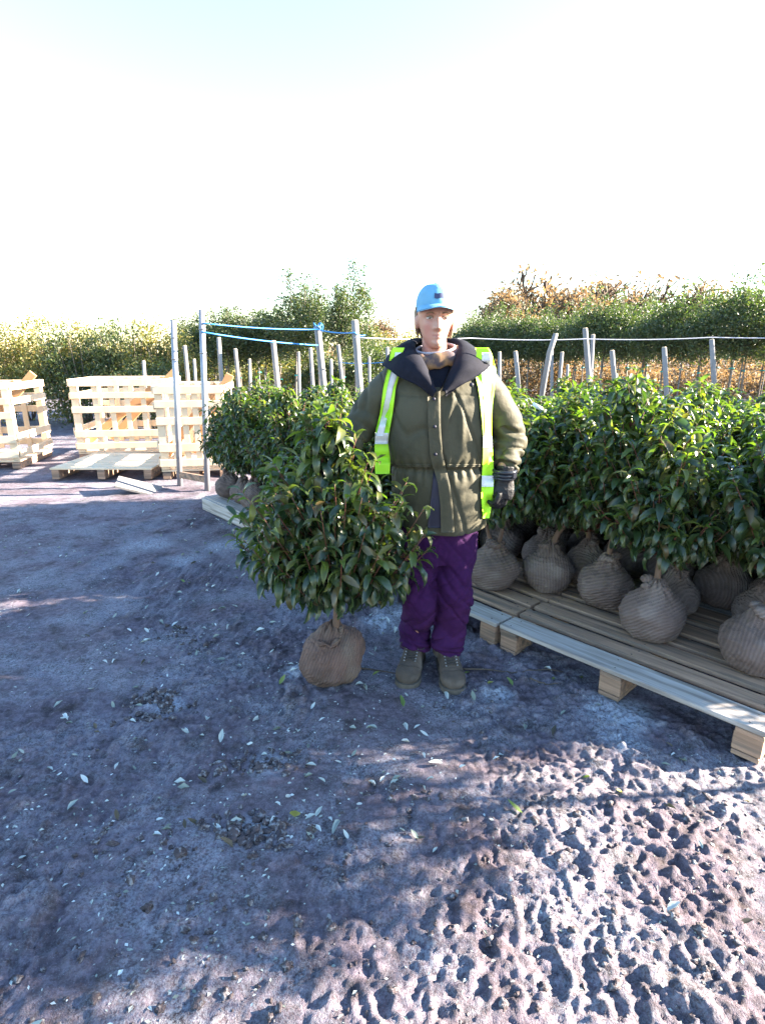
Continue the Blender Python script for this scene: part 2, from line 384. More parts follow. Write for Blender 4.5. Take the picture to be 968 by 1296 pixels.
# ------------------------------------------------------------------ ground: one sheet to the horizon
rng = np.random.default_rng(7); random.seed(7)
FROST_SPOTS = [(p[0], p[1], r, a) for (p, r, a) in (
    (on_z(785, 905), 0.13, 0.9), (on_z(790, 935), 0.08, 0.8), (on_z(632, 880), 0.07, 0.8), (on_z(628, 890), 0.05, 0.7), (on_z(480, 790), 0.10, 0.8),
    (on_z(500, 775), 0.12, 0.6), (on_z(375, 850), 0.06, 0.9), (on_z(230, 710), 0.14, 0.5), (on_z(190, 690), 0.2, 0.4), (on_z(290, 690), 0.2, 0.45),
    (on_z(330, 1045), 0.05, 0.8), (on_z(305, 1050), 0.05, 0.8), (on_z(195, 885), 0.06, 0.8), (on_z(215, 893), 0.06, 0.7), (on_z(340, 968), 0.07, 0.6))]
COTAZ = 1 / math.tan(SUN_AZ)
def ground_z(X, Y):
    X = np.asarray(X, float).ravel(); Y = np.asarray(Y, float).ravel(); Z0 = np.zeros_like(X)
    fade = np.exp(-np.maximum(np.hypot(X, Y - 2) - 6, 0) / 6)
    big = fbm(np.c_[X * 0.9, Y * 0.9, Z0], 3, 1) * 0.018
    churn = np.clip(fbm(np.c_[X * 1.6 + 5, Y * 1.6, Z0], 3, 5) * 2.4 + 0.55, 0.15, 1)
    near = 1 / (1 + np.exp(np.clip((Y - COTAZ * X - 1.62) * 9, -50, 50)))             # the churned, thawed strip beside the shrub rows
    churn = np.maximum(churn * 1.15, near * .44)
    wx = X + 0.03 * vnoise(np.c_[X * 14, Y * 14, Z0], 51); wy = Y + 0.03 * vnoise(np.c_[X * 14, Y * 14, Z0 + 7], 52)
    mid = fbm(np.c_[wx * 7, wy * 7, Z0], 4, 9, .6) * 0.012
    hi = fbm(np.c_[X * 30, Y * 30, Z0], 3, 14, .8) * 0.012 + ridged(np.c_[wx * 21, wy * 27, Z0], 16) * 0.0035
    def crumbs(f, thr, a, s): return np.sqrt(np.clip((vnoise(np.c_[wx * f, wy * f, Z0], s) - thr) / (1 - thr), 0, 1)) * a
    big_ = np.clip(vnoise(np.c_[X * 3.1, Y * 3.1, Z0 + 3], 29) * 1.6 + .6, .25, 1.3)
    lumps = big_ * crumbs(8, 0.25, 0.016, 21) + crumbs(25, 0.15, 0.009, 23) + crumbs(52, 0.05, 0.007, 25)
    lumps = lumps - 0.010 * np.clip(ridged(np.c_[wx * 6, wy * 6, Z0], 27) - 0.7, 0, 1)
    u = X * 0.76 + Y * 0.65                                          # faint wheel tracks running along the pallets
    tracks = np.sin(u * 21) * 0.0022 + np.sin(u * 63 + 3 * vnoise(np.c_[X * 4, Y * 4, Z0], 4)) * 0.0018
    v = X * 0.65 - Y * 0.76                                         # tyre treads pressed in along the row
    band = np.exp(-((u - 1.05) / .13) ** 2) + np.exp(-((u - 0.35) / .12) ** 2)
    tread = band * (np.sin(v * 95 + 2.5 * np.sin(u * 40)) * 0.0042 - 0.006)
    return (tread + big + churn * (mid + hi + lumps) + tracks * (1 - near)) * fade
def axis(lo, hi, d0, far, g=1.055):
    c = list(np.arange(lo, hi, d0)); s = d0; x = hi
    r = []
    while x < far: r.append(x); s *= g; x += s
    l = []; s = d0; x = lo
    while x > -far:
        s *= g; x -= s; l.append(x)
    return np.array(l[::-1] + c + r)
gx = axis(-1.4, 1.5, 0.007, 900); gyv = axis(0.75, 2.7, 0.007, 900)
XX, YY = np.meshgrid(gx, gyv); nr, nc = XX.shape
ZZ = ground_z(XX, YY)
ii = np.arange(nr * nc).reshape(nr, nc)
GF = np.stack([ii[:-1, :-1], ii[:-1, 1:], ii[1:, 1:], ii[1:, :-1]], -1).reshape(-1, 4)
gme = new_mesh('yard_ground', np.c_[XX.ravel(), YY.ravel(), ZZ], GF, M['ground'])
fr = np.zeros(nr * nc)
for (fx, fy, r_, a_) in FROST_SPOTS:
    d = np.hypot(XX.ravel() - fx, YY.ravel() - fy) + 0.35 * r_ * fbm(np.c_[XX.ravel() * 18, YY.ravel() * 18, ZZ * 0], 3, 3)
    fr = np.maximum(fr, a_ * np.clip(1.4 - d / r_, 0, 1))
at = gme.attributes.new('frost', 'FLOAT', 'POINT'); at.data.foreach_set('value', fr.astype(np.float32))
tag(link('ground', gme), 'frosty churned mud yard', kind='structure')
def gz1(x, y): return float(ground_z([x], [y])[0])

# mud clods and frozen crumbs
def icos():
    t = (1 + 5 ** .5) / 2
    V = np.array([(-1, t, 0), (1, t, 0), (-1, -t, 0), (1, -t, 0), (0, -1, t), (0, 1, t), (0, -1, -t), (0, 1, -t), (t, 0, -1), (t, 0, 1), (-t, 0, -1), (-t, 0, 1)], float)
    V /= np.linalg.norm(V[0])
    F = [(0, 11, 5), (0, 5, 1), (0, 1, 7), (0, 7, 10), (0, 10, 11), (1, 5, 9), (5, 11, 4), (11, 10, 2), (10, 7, 6), (7, 1, 8), (3, 9, 4), (3, 4, 2), (3, 2, 6), (3, 6, 8), (3, 8, 9), (4, 9, 5), (2, 4, 11), (6, 2, 10), (8, 6, 7), (9, 8, 1)]
    E = {}; V = list(V); G = []
    def mid(a, b):
        k = (min(a, b), max(a, b))
        if k not in E:
            p = V[a] + V[b]; V.append(p / np.linalg.norm(p)); E[k] = len(V) - 1
        return E[k]
    for a, b, c in F:
        d, e, f = mid(a, b), mid(b, c), mid(c, a); G += [(a, d, f), (b, e, d), (c, f, e), (d, e, f)]
    return np.array(V), G
IV, IF = icos()
cm = MB(); cpts = []
for (px, py, n, sp, s0) in ((200, 885, 26, 0.055, 0.016), (215, 892, 22, 0.06, 0.015), (335, 968, 22, 0.05, 0.012), (300, 968, 14, 0.05, 0.012), (375, 965, 14, 0.06, 0.011), (300, 1048, 26, 0.05, 0.015),
                            (330, 1050, 22, 0.05, 0.014), (345, 1056, 16, 0.05, 0.013), (230, 800, 16, 0.08, 0.013), (255, 815, 12, 0.08, 0.012), (500, 1010, 30, 0.09, 0.009), (180, 910, 14, 0.05, 0.013), (640, 905, 18, 0.1, 0.008)):
    c = on_z(px, py)
    for k in range(n): cpts.append((c[0] + rng.normal() * sp * 1.3, c[1] + rng.normal() * sp * 0.6, s0 * rng.uniform(0.45, 1.3)))
for k in range(260):
    y = rng.uniform(0.75, 4.6); x = rng.uniform(-0.85, 0.85) * (y + 0.6)
    if rng.random() < 0.5 + 0.5 * math.sin(x * 5 + y * 3): cpts.append((x, y, rng.uniform(0.003, 0.007)))
for k in range(520):
    x = rng.uniform(-1.0, 1.3); y = rng.uniform(0.8, 1.6 + COTAZ * x); cpts.append((x, y, 0.0025 + 0.011 * rng.random() ** 3))
cz = ground_z([c[0] for c in cpts], [c[1] for c in cpts])
for (x, y, s), z in zip(cpts, cz):
    V = IV * (1 + 1.2 * fbm(IV * 2.9 + rng.uniform(0, 99, 3), 2, 0, .8)[:, None]) * s * rng.uniform(0.6, 1.4, 3) * (1, 1, .7)
    cm.add(V + np.array([x, y, z + s * 0.15]), IF)
tag(cm.obj('mud_clods', M['clod']), 'frosted crumbs and clods of frozen mud', 'mud', kind='stuff')

# ------------------------------------------------------------------ leaves
def leaf_geo(droop, fold=0.07, hw=0.17, wave=0.0):
    S = np.array([0, .10, .28, .52, .76, .92, 1.0]); Wd = np.array([.03, .42, .92, 1.0, .66, .27, .02]) * hw
    V = []
    x = z = 0.0; pa = 0.0; ps = 0
    for s, w in zip(S, Wd):
        a = 0.25 - droop * s
        x += (s - ps) * math.cos((a + pa) / 2); z += (s - ps) * math.sin((a + pa) / 2); ps = s; pa = a
        n = np.array([-math.sin(a), 0, math.cos(a)]); wv = wave * math.sin(s * 9)
        V += [np.array([x, -w, z]) + n * (fold * w / hw + wv * w / hw), np.array([x, 0, z]), np.array([x, w, z]) + n * (fold * w / hw - wv * w / hw)]
    F = []
    for i in range(6):
        for j in range(2): F.append((i * 3 + j, i * 3 + 3 + j, i * 3 + 4 + j, i * 3 + 1 + j))
    return np.array(V), np.array(F)
LEAF = [leaf_geo(d, f, h, w) for d, f, h, w in ((0.9, .06, .16, .01), (1.5, .07, .155, .02), (2.1, .07, .15, .015), (2.7, .08, .15, .0))]
LMESH = [new_mesh('leaf', V, F, M['leaf']) for V, F in LEAF]
LMESH_Y = [new_mesh('young_or_sunlit_leaf', V, F, M['leaf_young_or_lit']) for V, F in LEAF]

def leaf_frame(p, d, rng, L, tilt=0.35):
    d = d / np.linalg.norm(d); up = np.array([0, 0, 1.0]) + rng.normal(0, tilt, 3)
    z = up - d * up.dot(d); z /= np.linalg.norm(z); y = np.cross(z, d)
    return np.c_[d * L, y * L, z * L], p
def gen_shrub(seed, prof, base, axis_pts, n_shoot, ry=1.0, leaf_len=(0.06, 0.095), per=(12, 18), z0=0.27, cy=0.0, cx=0.0, trunk_r=0.017, zmin=0.42, bmin=0.0):
    """trunk + branches + leaf frames. prof: (z, radius) rows; axis_pts: curve of the main stem"""
    g = np.random.default_rng(seed)
    pz = np.array([a for a, b in prof]); pr = np.array([b for a, b in prof])
    ax = spline(axis_pts, 24)
    def axp(z):
        z = np.clip(z, ax[0, 2], ax[-1, 2]); return np.array([np.interp(z, ax[:, 2], ax[:, 0]), np.interp(z, ax[:, 2], ax[:, 1]), z])
    tb = MB(); bb = MB(); leaves = []
    tz = np.linspace(0, 1, len(ax)); tb.tube(ax, trunk_r * (1 - 0.93 * tz) + 0.0015, 8)
    zs = np.linspace(pz[0], pz[-1], 200); w = np.interp(zs, pz, pr) ** 1.3 + 1e-4; w /= w.sum()
    for k in range(n_shoot):
        z = g.choice(zs, p=w) + g.normal(0, 0.02); r = np.interp(z, pz, pr) * math.sqrt(g.uniform(0.08, 1.0)) * g.uniform(0.9, 1.1); th = g.uniform(0, 2 * math.pi)
        if k < 5: z = pz[-1] - 0.035 * k; r = 0.02 + .015 * k
        c = axp(z)
        tip = np.array([c[0] + cx + r * math.cos(th), c[1] + cy + ry * r * math.sin(th), z])
        b0 = axp(max(z - 0.10 - 0.75 * r - g.uniform(0, .08), ax[0, 2] + 0.10, bmin))
        mid = b0 * 0.45 + tip * 0.55 + np.array([0, 0, -0.05 * r / 0.3 - 0.01])
        path = spline([b0, mid, tip], 9)
        bb.tube(path, np.linspace(0.004, 0.0014, 9), 5)
        n = g.integers(*per); ph = g.uniform(0, 6.28)
        sd = path[-1] - path[-3]; sd /= np.linalg.norm(sd)
        for i in range(n):
            t = 1 - 0.62 * (i / n) ** 1.15 if i else 1.0
            q = t * 8; j = min(int(q), 7); p = path[j] + (path[j + 1] - path[j]) * (q - j)
            ph += 2.4; rad = np.array([math.cos(ph), math.sin(ph), 0])
            age = i / n
            d = rad * (0.75 + 0.3 * age) + sd * (0.42 - 0.4 * age) + np.array([0, 0, -0.22 - 0.75 * age * g.uniform(0.4, 1.3)]) + g.normal(0, .12, 3)
            if i < 3: d = rad * 0.6 + sd * 0.65 + g.normal(0, .1, 3)
            L = g.uniform(*leaf_len) * (0.7 if i < 2 else 0.85 if i < 4 else 1.0)
            v = int(np.clip(g.normal(1.9 + .6 * age, 0.8), 0, 3.4)); yv = (i < 4 and g.random() < 0.5)
            if p[2] < zmin + g.normal(0, .035): continue
            if z > 0.8 * pz[-1] and g.random() < .35: yv = True  # paler leaves favoured high up: sunlit crown tops put into the colour
            A, p = leaf_frame(p, d, g, L); leaves.append((A, p, v, yv))
    return tb, bb, leaves
def foliage_mesh(leaves, name='foliage'):
    Vs = []; Fs = []; mi = []; n = 0
    for A, p, v, yv in leaves:
        V, F = LEAF[v]; Vs.append(V @ A.T + p); Fs.append(F + n); n += len(V); mi += [int(yv)] * len(F)
    return new_mesh(name, np.concatenate(Vs), np.concatenate(Fs), [M['leaf'], M['leaf_young_or_lit']], True, mi)
def leaf_objects(leaves, parent):
    for A, p, v, yv in leaves:
        o = bpy.data.objects.new('leaf', (LMESH_Y if yv else LMESH)[v]); COL.objects.link(o); o.parent = parent
        o.matrix_local = Matrix(((*A[0], p[0]), (*A[1], p[1]), (*A[2], p[2]), (0, 0, 0, 1)))
def pick_front(leaves, n, origin=(0, 0, 0), view=None):
    """the n leaves that show largest: outer ones on the side that looks at the open yard"""
    o = np.array(origin); view = np.array((0, -1, 0.25)) if view is None else view
    sc = [(np.dot(p - o, view) + 0.0) for A, p, v, yv in leaves]
    k = np.argsort(sc)[::-1][:n]; s = set(k.tolist())
    return [leaves[i] for i in s], [leaves[i] for i in range(len(leaves)) if i not in s]

# ------------------------------------------------------------------ burlap root balls
def ball_geo(seed, r=0.15, h=0.27, ridges=24, amp=0.0035, axis_=(0.3, 0.2, 1), neck=True, nu=110, nv=72, lump=0.11):
    V = []
    for i in range(nv):
        ph = -math.pi / 2 + math.pi * i / (nv - 1)
        for j in range(nu):
            th = 2 * math.pi * j / nu; V.append((math.cos(ph) * math.cos(th), math.cos(ph) * math.sin(th), math.sin(ph)))
    V = np.array(V); D = V.copy()
    A = np.array(axis_, float); A /= np.linalg.norm(A)
    lat = np.arcsin(np.clip(D @ A, -1, 1))
    w = 1 + lump * fbm(D * 1.4 + seed * 7.7, 3, seed) + 0.02 * fbm(D * 6 + seed, 2, seed + 3)
    w += amp * 1.15 / r * (1 - 2 * np.abs(np.sin(lat * ridges * .5 + 2.6 * fbm(D * 2.1 + seed, 3, seed + 5))) ** .7) * (0.45 + 0.55 * np.clip(fbm(D * 2.2 + 3.1 * seed, 2, seed + 8) * 2 + .5, 0, 1))
    V = D * w[:, None] * np.array([r, r, h / 2])
    V[:, 2] += h / 2; low = V[:, 2] < 0.035
    V[low, 2] = 0.035 - (0.035 - V[low, 2]) * 0.35; V[:, 2] -= V[:, 2].min()
    top = np.clip((D[:, 2] - 0.80) / 0.2, 0, 1)                       # gathered neck of cloth round the stem
    if neck:
        V[:, 2] += top ** 2 * 0.05 + top * 0.010 * np.sin(np.arctan2(D[:, 1], D[:, 0]) * 9 + seed)
    return V, np.array(grid_faces(nv, nu, True)), V[:, 2].max()
def knot_geo(seed, zt, r=0.04):
    m = MB(); g = np.random.default_rng(seed)
    for k in range(7):
        a = g.uniform(0, 6.28); rr = r * g.uniform(0.7, 1.3)
        V = IV * (1 + 0.35 * fbm(IV * 2 + g.uniform(0, 50, 3), 2)[:, None]) * np.array([0.03, 0.022, 0.02]) * g.uniform(0.7, 1.2)
        m.add(V + np.array([rr * math.cos(a), rr * math.sin(a), zt - 0.035 + g.normal(0, .008)]), IF)
    return m
def twine_geo(r, h, seed):
    m = MB(); g = np.random.default_rng(seed)
    for k in range(2):
        a = g.uniform(0, 3.14); t = np.linspace(0.35, 2.8, 26)
        m.tube(np.c_[r * 1.07 * np.cos(t) * math.cos(a), r * 1.07 * np.cos(t) * math.sin(a), h * 0.5 + h * 0.545 * np.sin(t)], 0.0028, 5)
    return m
BALLS = []
for k in range(4):
    V, F, zt = ball_geo(k + 1, ridges=(34, 40, 30, 36)[k], amp=(0.0030, 0.0042, 0.0025, 0.0038)[k], axis_=((0.9, 0.2, .35), (0.15, 0.25, 1), (0.5, -.6, .6), (-0.5, 0.5, .7))[k])
    BALLS.append((new_mesh('root_ball', V, F, M['burlap']), knot_geo(k, zt).mesh('cloth_knot', M['burlap']), twine_geo(0.15, 0.27, k).mesh('twine', M['twine']), zt))

PROF = [(0.46, 0.08), (0.54, 0.22), (0.64, 0.30), (0.80, 0.33), (0.98, 0.31), (1.12, 0.25), (1.24, 0.14), (1.31, 0.05)]
def shrub_parts(root, tb, bb, leaves, ballk, n_single=0, view=None, fork=False):
    bm, km, tm, zt = BALLS[ballk]
    link('trunk', tb.mesh('trunk', M['bark']), root)
    link('branches', bb.mesh('branches', M['stem']), root)
    b = link('root_ball', bm, root); link('cloth_knot', km, b)
    if n_single:
        a, rest = pick_front(leaves, n_single, view=view); leaf_objects(a, root)
    else: rest = leaves
    f = link('foliage', foliage_mesh(rest), root); f['kind'] = 'stuff'
def std_axis(g, h=1.28, lean=0.05):
    a, b = g.normal(0, lean, 2); return [(0, 0, 0.24), (a * .3, b * .3, 0.42), (a, b, 0.8), (a * 1.2 + g.normal(0, .02), b, h)]

# ------------------------------------------------------------------ pallets
DV = np.array([0.65, -0.76]); DV /= np.linalg.norm(DV); NV = np.array([-DV[1], DV[0]]); ROWA = math.atan2(DV[1], DV[0]); ORG = np.array([0.598, 2.70])
def row_pt(t, n): p = ORG + DV * t + NV * n; return float(p[0]), float(p[1])
def board(name, c, s, m, parent, seed=0):
    mb = MB().box((0, 0, 0), s, bevel=0.003)
    V = np.concatenate(mb.V); V = V + 0.0015 * np.c_[vnoise(V * 9 + seed, seed), vnoise(V * 9 + seed, seed + 1), vnoise(V * 5 + seed, seed + 2)]
    return link(name, new_mesh(name, V, mb.F, m, False), parent, c)
def make_pallet(seed, fascia=False, frosty=1):
    root = empty('pallet'); g = np.random.default_rng(seed); y = 0.0
    ws = [0.138, 0.092, 0.098, 0.092, 0.120, 0.092, 0.098]; gap = (1.0 - sum(ws)) / 6
    for i, w in enumerate(ws):
        board('deck_board', (0.6 + g.normal(0, .003), y + w / 2, 0.133 + g.normal(0, .0008)), (1.195 + g.normal(0, .004), w, 0.022), M['wood_frost'] if i < frosty else M['wood'], root, seed * 31 + i); y += w + gap
    for x in (0.052, 0.6, 1.148): board('cross_board', (x, 0.5, 0.1105), (0.098, 0.995, 0.0215), M['wood'], root, seed)
    for x in (0.055, 0.6, 1.145):
        for yy in (0.075, 0.5, 0.925): board('block', (x, yy, 0.0605), (0.10, 0.135, 0.077), M['wood'], root, seed)
    for x in (0.055, 0.6, 1.145): board('bottom_board', (x, 0.5, 0.011), (0.096, 0.99, 0.020), M['wood'], root, seed)
    nl = MB()
    for i in range(7):
        yc = sum(ws[:i]) + i * gap + ws[i] / 2
        for x in (0.052, 0.6, 1.148):
            for s_ in (-.28, .28):
                p = np.array((x + g.normal(0, .006), yc + ws[i] * s_, .1435)); nl.tube([p, p + (0, 0, .0025)], .0042, 6)
    nails = link('nails', nl.mesh('nails', M['sole']), root); nails['kind'] = 'stuff'
    if fascia: board('fascia_board', (0.6, -0.0145, 0.075), (1.2, 0.024, 0.118), M['wood_frost'], root, seed)
    return root
PAL = [make_pallet(1), make_pallet(2, True), make_pallet(3)]
pal_used = [0, 0, 0]
def place_pallet(k, t, n, da, label, group=None, dz=0.0):
    o = PAL[k] if not pal_used[k] else copy_tree(PAL[k]); pal_used[k] = 1
    x, y = row_pt(t, n); o.location = (x, y, 0.004 + dz); o.rotation_euler = (0, 0, ROWA + da)
    tag(o, label, 'pallet', group)
place_pallet(0, 0.012, 0.0, 0.035, 'weathered pallet with frosted front board, shrubs only on its back half', 'pallets under the shrub row')
place_pallet(2, -1.21, -0.005, 0.0, 'weathered pallet ending beside the purple trousers, root ball near its corner', 'pallets under the shrub row')
place_pallet(1, -2.42, 0.0, 0.0, 'pallet with pale front fascia half hidden behind the held tree', 'pallets under the shrub row')
place_pallet(1, -3.63, 0.0, 0.0, 'pallet with pale front fascia at the end of the row by the steel post', 'pallets under the shrub row')
for j in (1, 2):
    for i in range(-3 if j == 1 else -1, 4):
        if (i, j) in ((2, 1),): pass
        x, y = row_pt(0.01 + i * 1.21 + 0.6, j * 1.03 + .5)
        if y - COTAZ * x < 2.05: continue
        place_pallet(2, 0.01 + i * 1.21, j * 1.03, 0.0, 'pallet hidden under shrubs in the rows behind', 'pallets behind the front row')

# ------------------------------------------------------------------ shrubs standing on the pallets
PZ = 0.146
NEAR = [  # x, y, yaw, ball variant, label
    (0.665, 3.20, 0.4, 0, 'leafy shrub with forked brown trunk beside the black glove, root ball behind the purple trousers'),
    (0.985, 3.16, 2.2, 1, 'leafy shrub with pale leaning trunk and ring-ridged root ball over the pallet gap'),
    (1.235, 2.94, 4.0, 3, 'drooping shrub with slanted-ridge root ball on the half empty pallet'),
    (1.335, 2.58, 5.1, 2, 'low drooping shrub with smooth root ball at the front of the half empty pallet'),
    (1.66, 2.27, 1.1, 0, 'leafy shrub standing last on the half empty pallet, past the smooth root ball')]
near_xy = []
for k, (x, y, yaw, bk, lab) in enumerate(NEAR):
    g = np.random.default_rng(40 + k)
    root = empty('laurel_shrub', (x, y, PZ)); tag(root, lab, 'shrub', 'root-balled shrubs on the pallets')
    axp = {0: [(0, 0, .24), (0.03, -.02, .36), (0.06, -.03, .7), (0.05, 0, 1.2)], 1: [(0, 0, .24), (0.03, 0, .36), (0.09, -.02, .56), (0.07, 0, 1.22)]}.get(k, std_axis(g, 1.2))
    hs = (.87, .88, .97, .84, .95)[k]; axp = [(a_, b_, .24 + (c_ - .24) * hs * .94) for a_, b_, c_ in axp]
    prof = [(a * hs, b * 1.0) for a, b in [(0.58, 0.06), (0.64, 0.20), (0.72, 0.29)] + PROF[3:]]
    tb, bb, lv = gen_shrub(200 + k, prof, None, axp, 100, leaf_len=(0.08, 0.12), trunk_r=0.023 if k == 1 else 0.017, zmin=0.57 * hs, bmin=0.50 * hs)
    if k == 0:                                                       # second stem of the fork
        tb.tube(spline([(0.0, 0, .25), (-0.05, -.01, .36), (-0.09, -.02, .60), (-0.10, 0, 1.0)], 14), np.linspace(.014, .003, 14), 8)
    shrub_parts(root, tb, bb, lv, bk, 300); near_xy.append((x, y))
VAR = []
for k in range(5):
    g = np.random.default_rng(60 + k); root = empty('laurel_shrub')
    tb, bb, lv = gen_shrub(300 + k, [(a * (0.85 + .03 * k / 2), b) for a, b in PROF], None, std_axis(g, 1.04), 88, leaf_len=(0.07, 0.105))
    shrub_parts(root, tb, bb, lv, k % 4); VAR.append(root)
spots = []
for j in range(9):                       # rows into the depth of the block
    n = 0.165 + j * 0.335
    for i in range(-16, 14):
        t = -0.02 + i * 0.285 + (j % 2) * 0.12
        if t < -3.56 or (n > 1.05 and t < -3.3 + 0.5 * (n - 1)): continue
        if t > -1.3 and n < 0.40: continue                           # front boards are bare there
        if t < -1.3 and j > 4: continue
        tt, nn = t + rng.normal(0, .03), n + rng.normal(0, .03)
        x, y = row_pt(tt, nn)
        lim = 2.0 if x < 2.3 else 1.9  # beyond the view the block edge is shaped to shade the yard
        if y - COTAZ * x < lim: continue
        if any(math.hypot(x - a, y - b) < 0.27 for a, b in near_xy): continue
        if t > 3.4: continue
        spots.append((x, y, t, n, j))
vused = [False] * 5
for q, (x, y, t, n, j) in enumerate(spots):
    k = int(rng.integers(0, 5)); o = VAR[k] if not vused[k] else copy_tree(VAR[k]); vused[k] = True
    # one whole group of look-alikes per zone
    o.location = (x, y, PZ); s = rng.uniform(0.88, 1.06); s = s * (0.93 if t < -1.3 else 0.97)
    o.rotation_euler = (rng.normal(0, .03), rng.normal(0, .03), rng.uniform(0, 6.28)); o.scale = (s, s, s)
    if t < -1.3 and j == 0: tag(o, 'front shrub with grey root ball along the pale-edged pallets by the steel posts', 'shrub', 'front shrubs on the pale-edged pallets')
    elif t < -1.3: tag(o, 'shrub packed behind the front shrubs on the pale-edged pallets', 'shrub', 'shrubs behind on the pale-edged pallets')
    else: tag(o, 'shrub packed in the dense block beyond the black glove and the half empty pallet', 'shrub', 'shrubs in the dense block')

# a bright tag tied in the shrubs
tp = at_y(682, 516, 3.75); rt = empty('plant_tag', tuple(tp)); tag(rt, 'white plastic plant label hanging slanted from a shrub top', 'tag')
A = np.array([[0.86, 0.1, 0.5], [0.0, 0.95, 0.0], [-0.5, 0.1, 0.86]])
mb = MB().box((0, 0, 0), (0.10, 0.004, 0.026), A); mb.obj('label_strip', M['tagwhite']).parent = rt
mb = MB().tube(spline([(-0.04, 0, .024), (-0.07, 0.01, .06), (-0.10, .03, .03)], 8), 0.0015, 5); mb.obj('tie', M['tagwhite']).parent = rt

# ------------------------------------------------------------------ the tree held by the worker
HB = np.array([-0.235, 2.415, 0.0])
ht = empty('held_laurel', tuple(HB)); tag(ht, 'bushy laurel with burlap root ball on the ground, held upright by the worker', 'shrub')
def loc(px, py, Y): return tuple(at_y(px, py, Y) - HB)
haxis = [(0, 0, .22), loc(425, 800, 2.40), loc(427, 745, 2.36), loc(430, 680, 2.29), loc(420, 600, 2.24), loc(420, 525, 2.22)]
hprof = [(0.56, 0.08), (0.61, 0.28), (0.67, 0.41), (0.75, 0.455), (0.86, 0.45), (0.95, 0.40), (1.03, 0.29), (1.11, 0.20), (1.20, 0.13), (1.30, 0.07)]
tb, bb, lv = gen_shrub(77, hprof, None, haxis, 190, ry=0.58, leaf_len=(0.085, 0.122), per=(9, 14), cy=-0.02, cx=-0.03, trunk_r=0.021, zmin=0.48, bmin=0.43)
for s, (ex, ey, ez) in enumerate(((-.22, -.05, .62), (.20, -.06, .60), (-.08, .12, .66))):
    b0 = np.array(loc(427, 745, 2.36)); tb.tube(spline([b0, b0 * .5 + np.array((ex, ey, ez)) * .5 + np.array((0, 0, -.03)), (ex, ey, ez)], 10), np.linspace(.011, .004, 10), 7)
V, F, zt = ball_geo(11, r=0.150, h=0.275, ridges=44, amp=0.0030, axis_=(-0.75, -0.55, 0.25), neck=True, nu=220, nv=140, lump=.17)
# the cloth sags: fuller on the left foot, drawn up towards the stem
V[:, 0] += -0.10 * (0.14 - V[:, 2]) * np.clip((0.2 - V[:, 2]) / 0.2, 0, 1) * 1.5
V[:, 2] += 0.05 * np.clip((V[:, 0] + .02) / .15, 0, 1) * np.clip(V[:, 2] / .25, 0, 1); V[:, 1] *= 1.0
hb = link('root_ball', new_mesh('root_ball', V, F, M['burlap_red']), ht)
link('cloth_knot', knot_geo(5, zt - 0.03, 0.05).mesh('cloth_knot', M['burlap_red']), hb)
rim = MB(); 0; t = np.linspace(-2.6, 0.4, 22); rim.tube(np.c_[0.055 * np.cos(t) - .01, 0.06 * np.sin(t) - .045, zt - .045 - 0.030 * np.sin(-t) + .008 * np.sin(t * 6)], 0.009 + 0.004 * np.sin(t * 5), 7)
link('rolled_cloth_edge', rim.mesh('rolled_cloth_edge', M['burlap_red']), hb)
link('trunk', tb.mesh('trunk', M['bark']), ht); link('branches', bb.mesh('branches', M['stem']), ht)
a, rest = pick_front(lv, 300, view=np.array((0, -1, 0.15))); leaf_objects(a, ht)
f = link('foliage', foliage_mesh(rest), ht); f['kind'] = 'stuff'

# ------------------------------------------------------------------ background plants
def cloud_geo(g, centres, n_each, sig, size, squash=0.8):
    """many small folded leaves spread round clump centres"""
    C = np.repeat(np.array(centres), n_each, 0); n = len(C)
    P = C + g.normal(0, 1, (n, 3)) * np.array([sig, sig, sig * squash])
    d = g.normal(0, 1, (n, 3)); d /= np.linalg.norm(d, axis=1)[:, None]
    e = np.cross(d, g.normal(0, 1, (n, 3))); e /= np.linalg.norm(e, axis=1)[:, None] + 1e-9
    s = size * g.uniform(0.6, 1.3, (n, 1)); nn = np.cross(d, e)
    a = P - d * s; b = P + e * s * 0.42 + nn * s * .15; c = P + d * s; f = P - e * s * 0.42 + nn * s * .15
    V = np.stack([a, b, c, f], 1).reshape(-1, 3)
    return V, np.arange(4 * n).reshape(-1, 4)
def crown_centres(g, n, rx, rz, zc, shell=0.35):
    out = []
    while len(out) < n:
        p = g.uniform(-1, 1, 3); r = np.linalg.norm(p)
        if r > 1 or r < shell * g.random(): continue
        out.append((p[0] * rx, p[1] * rx, zc + p[2] * rz * (1.0 - 0.25 * (p[0] ** 2 + p[1] ** 2))))
    return out
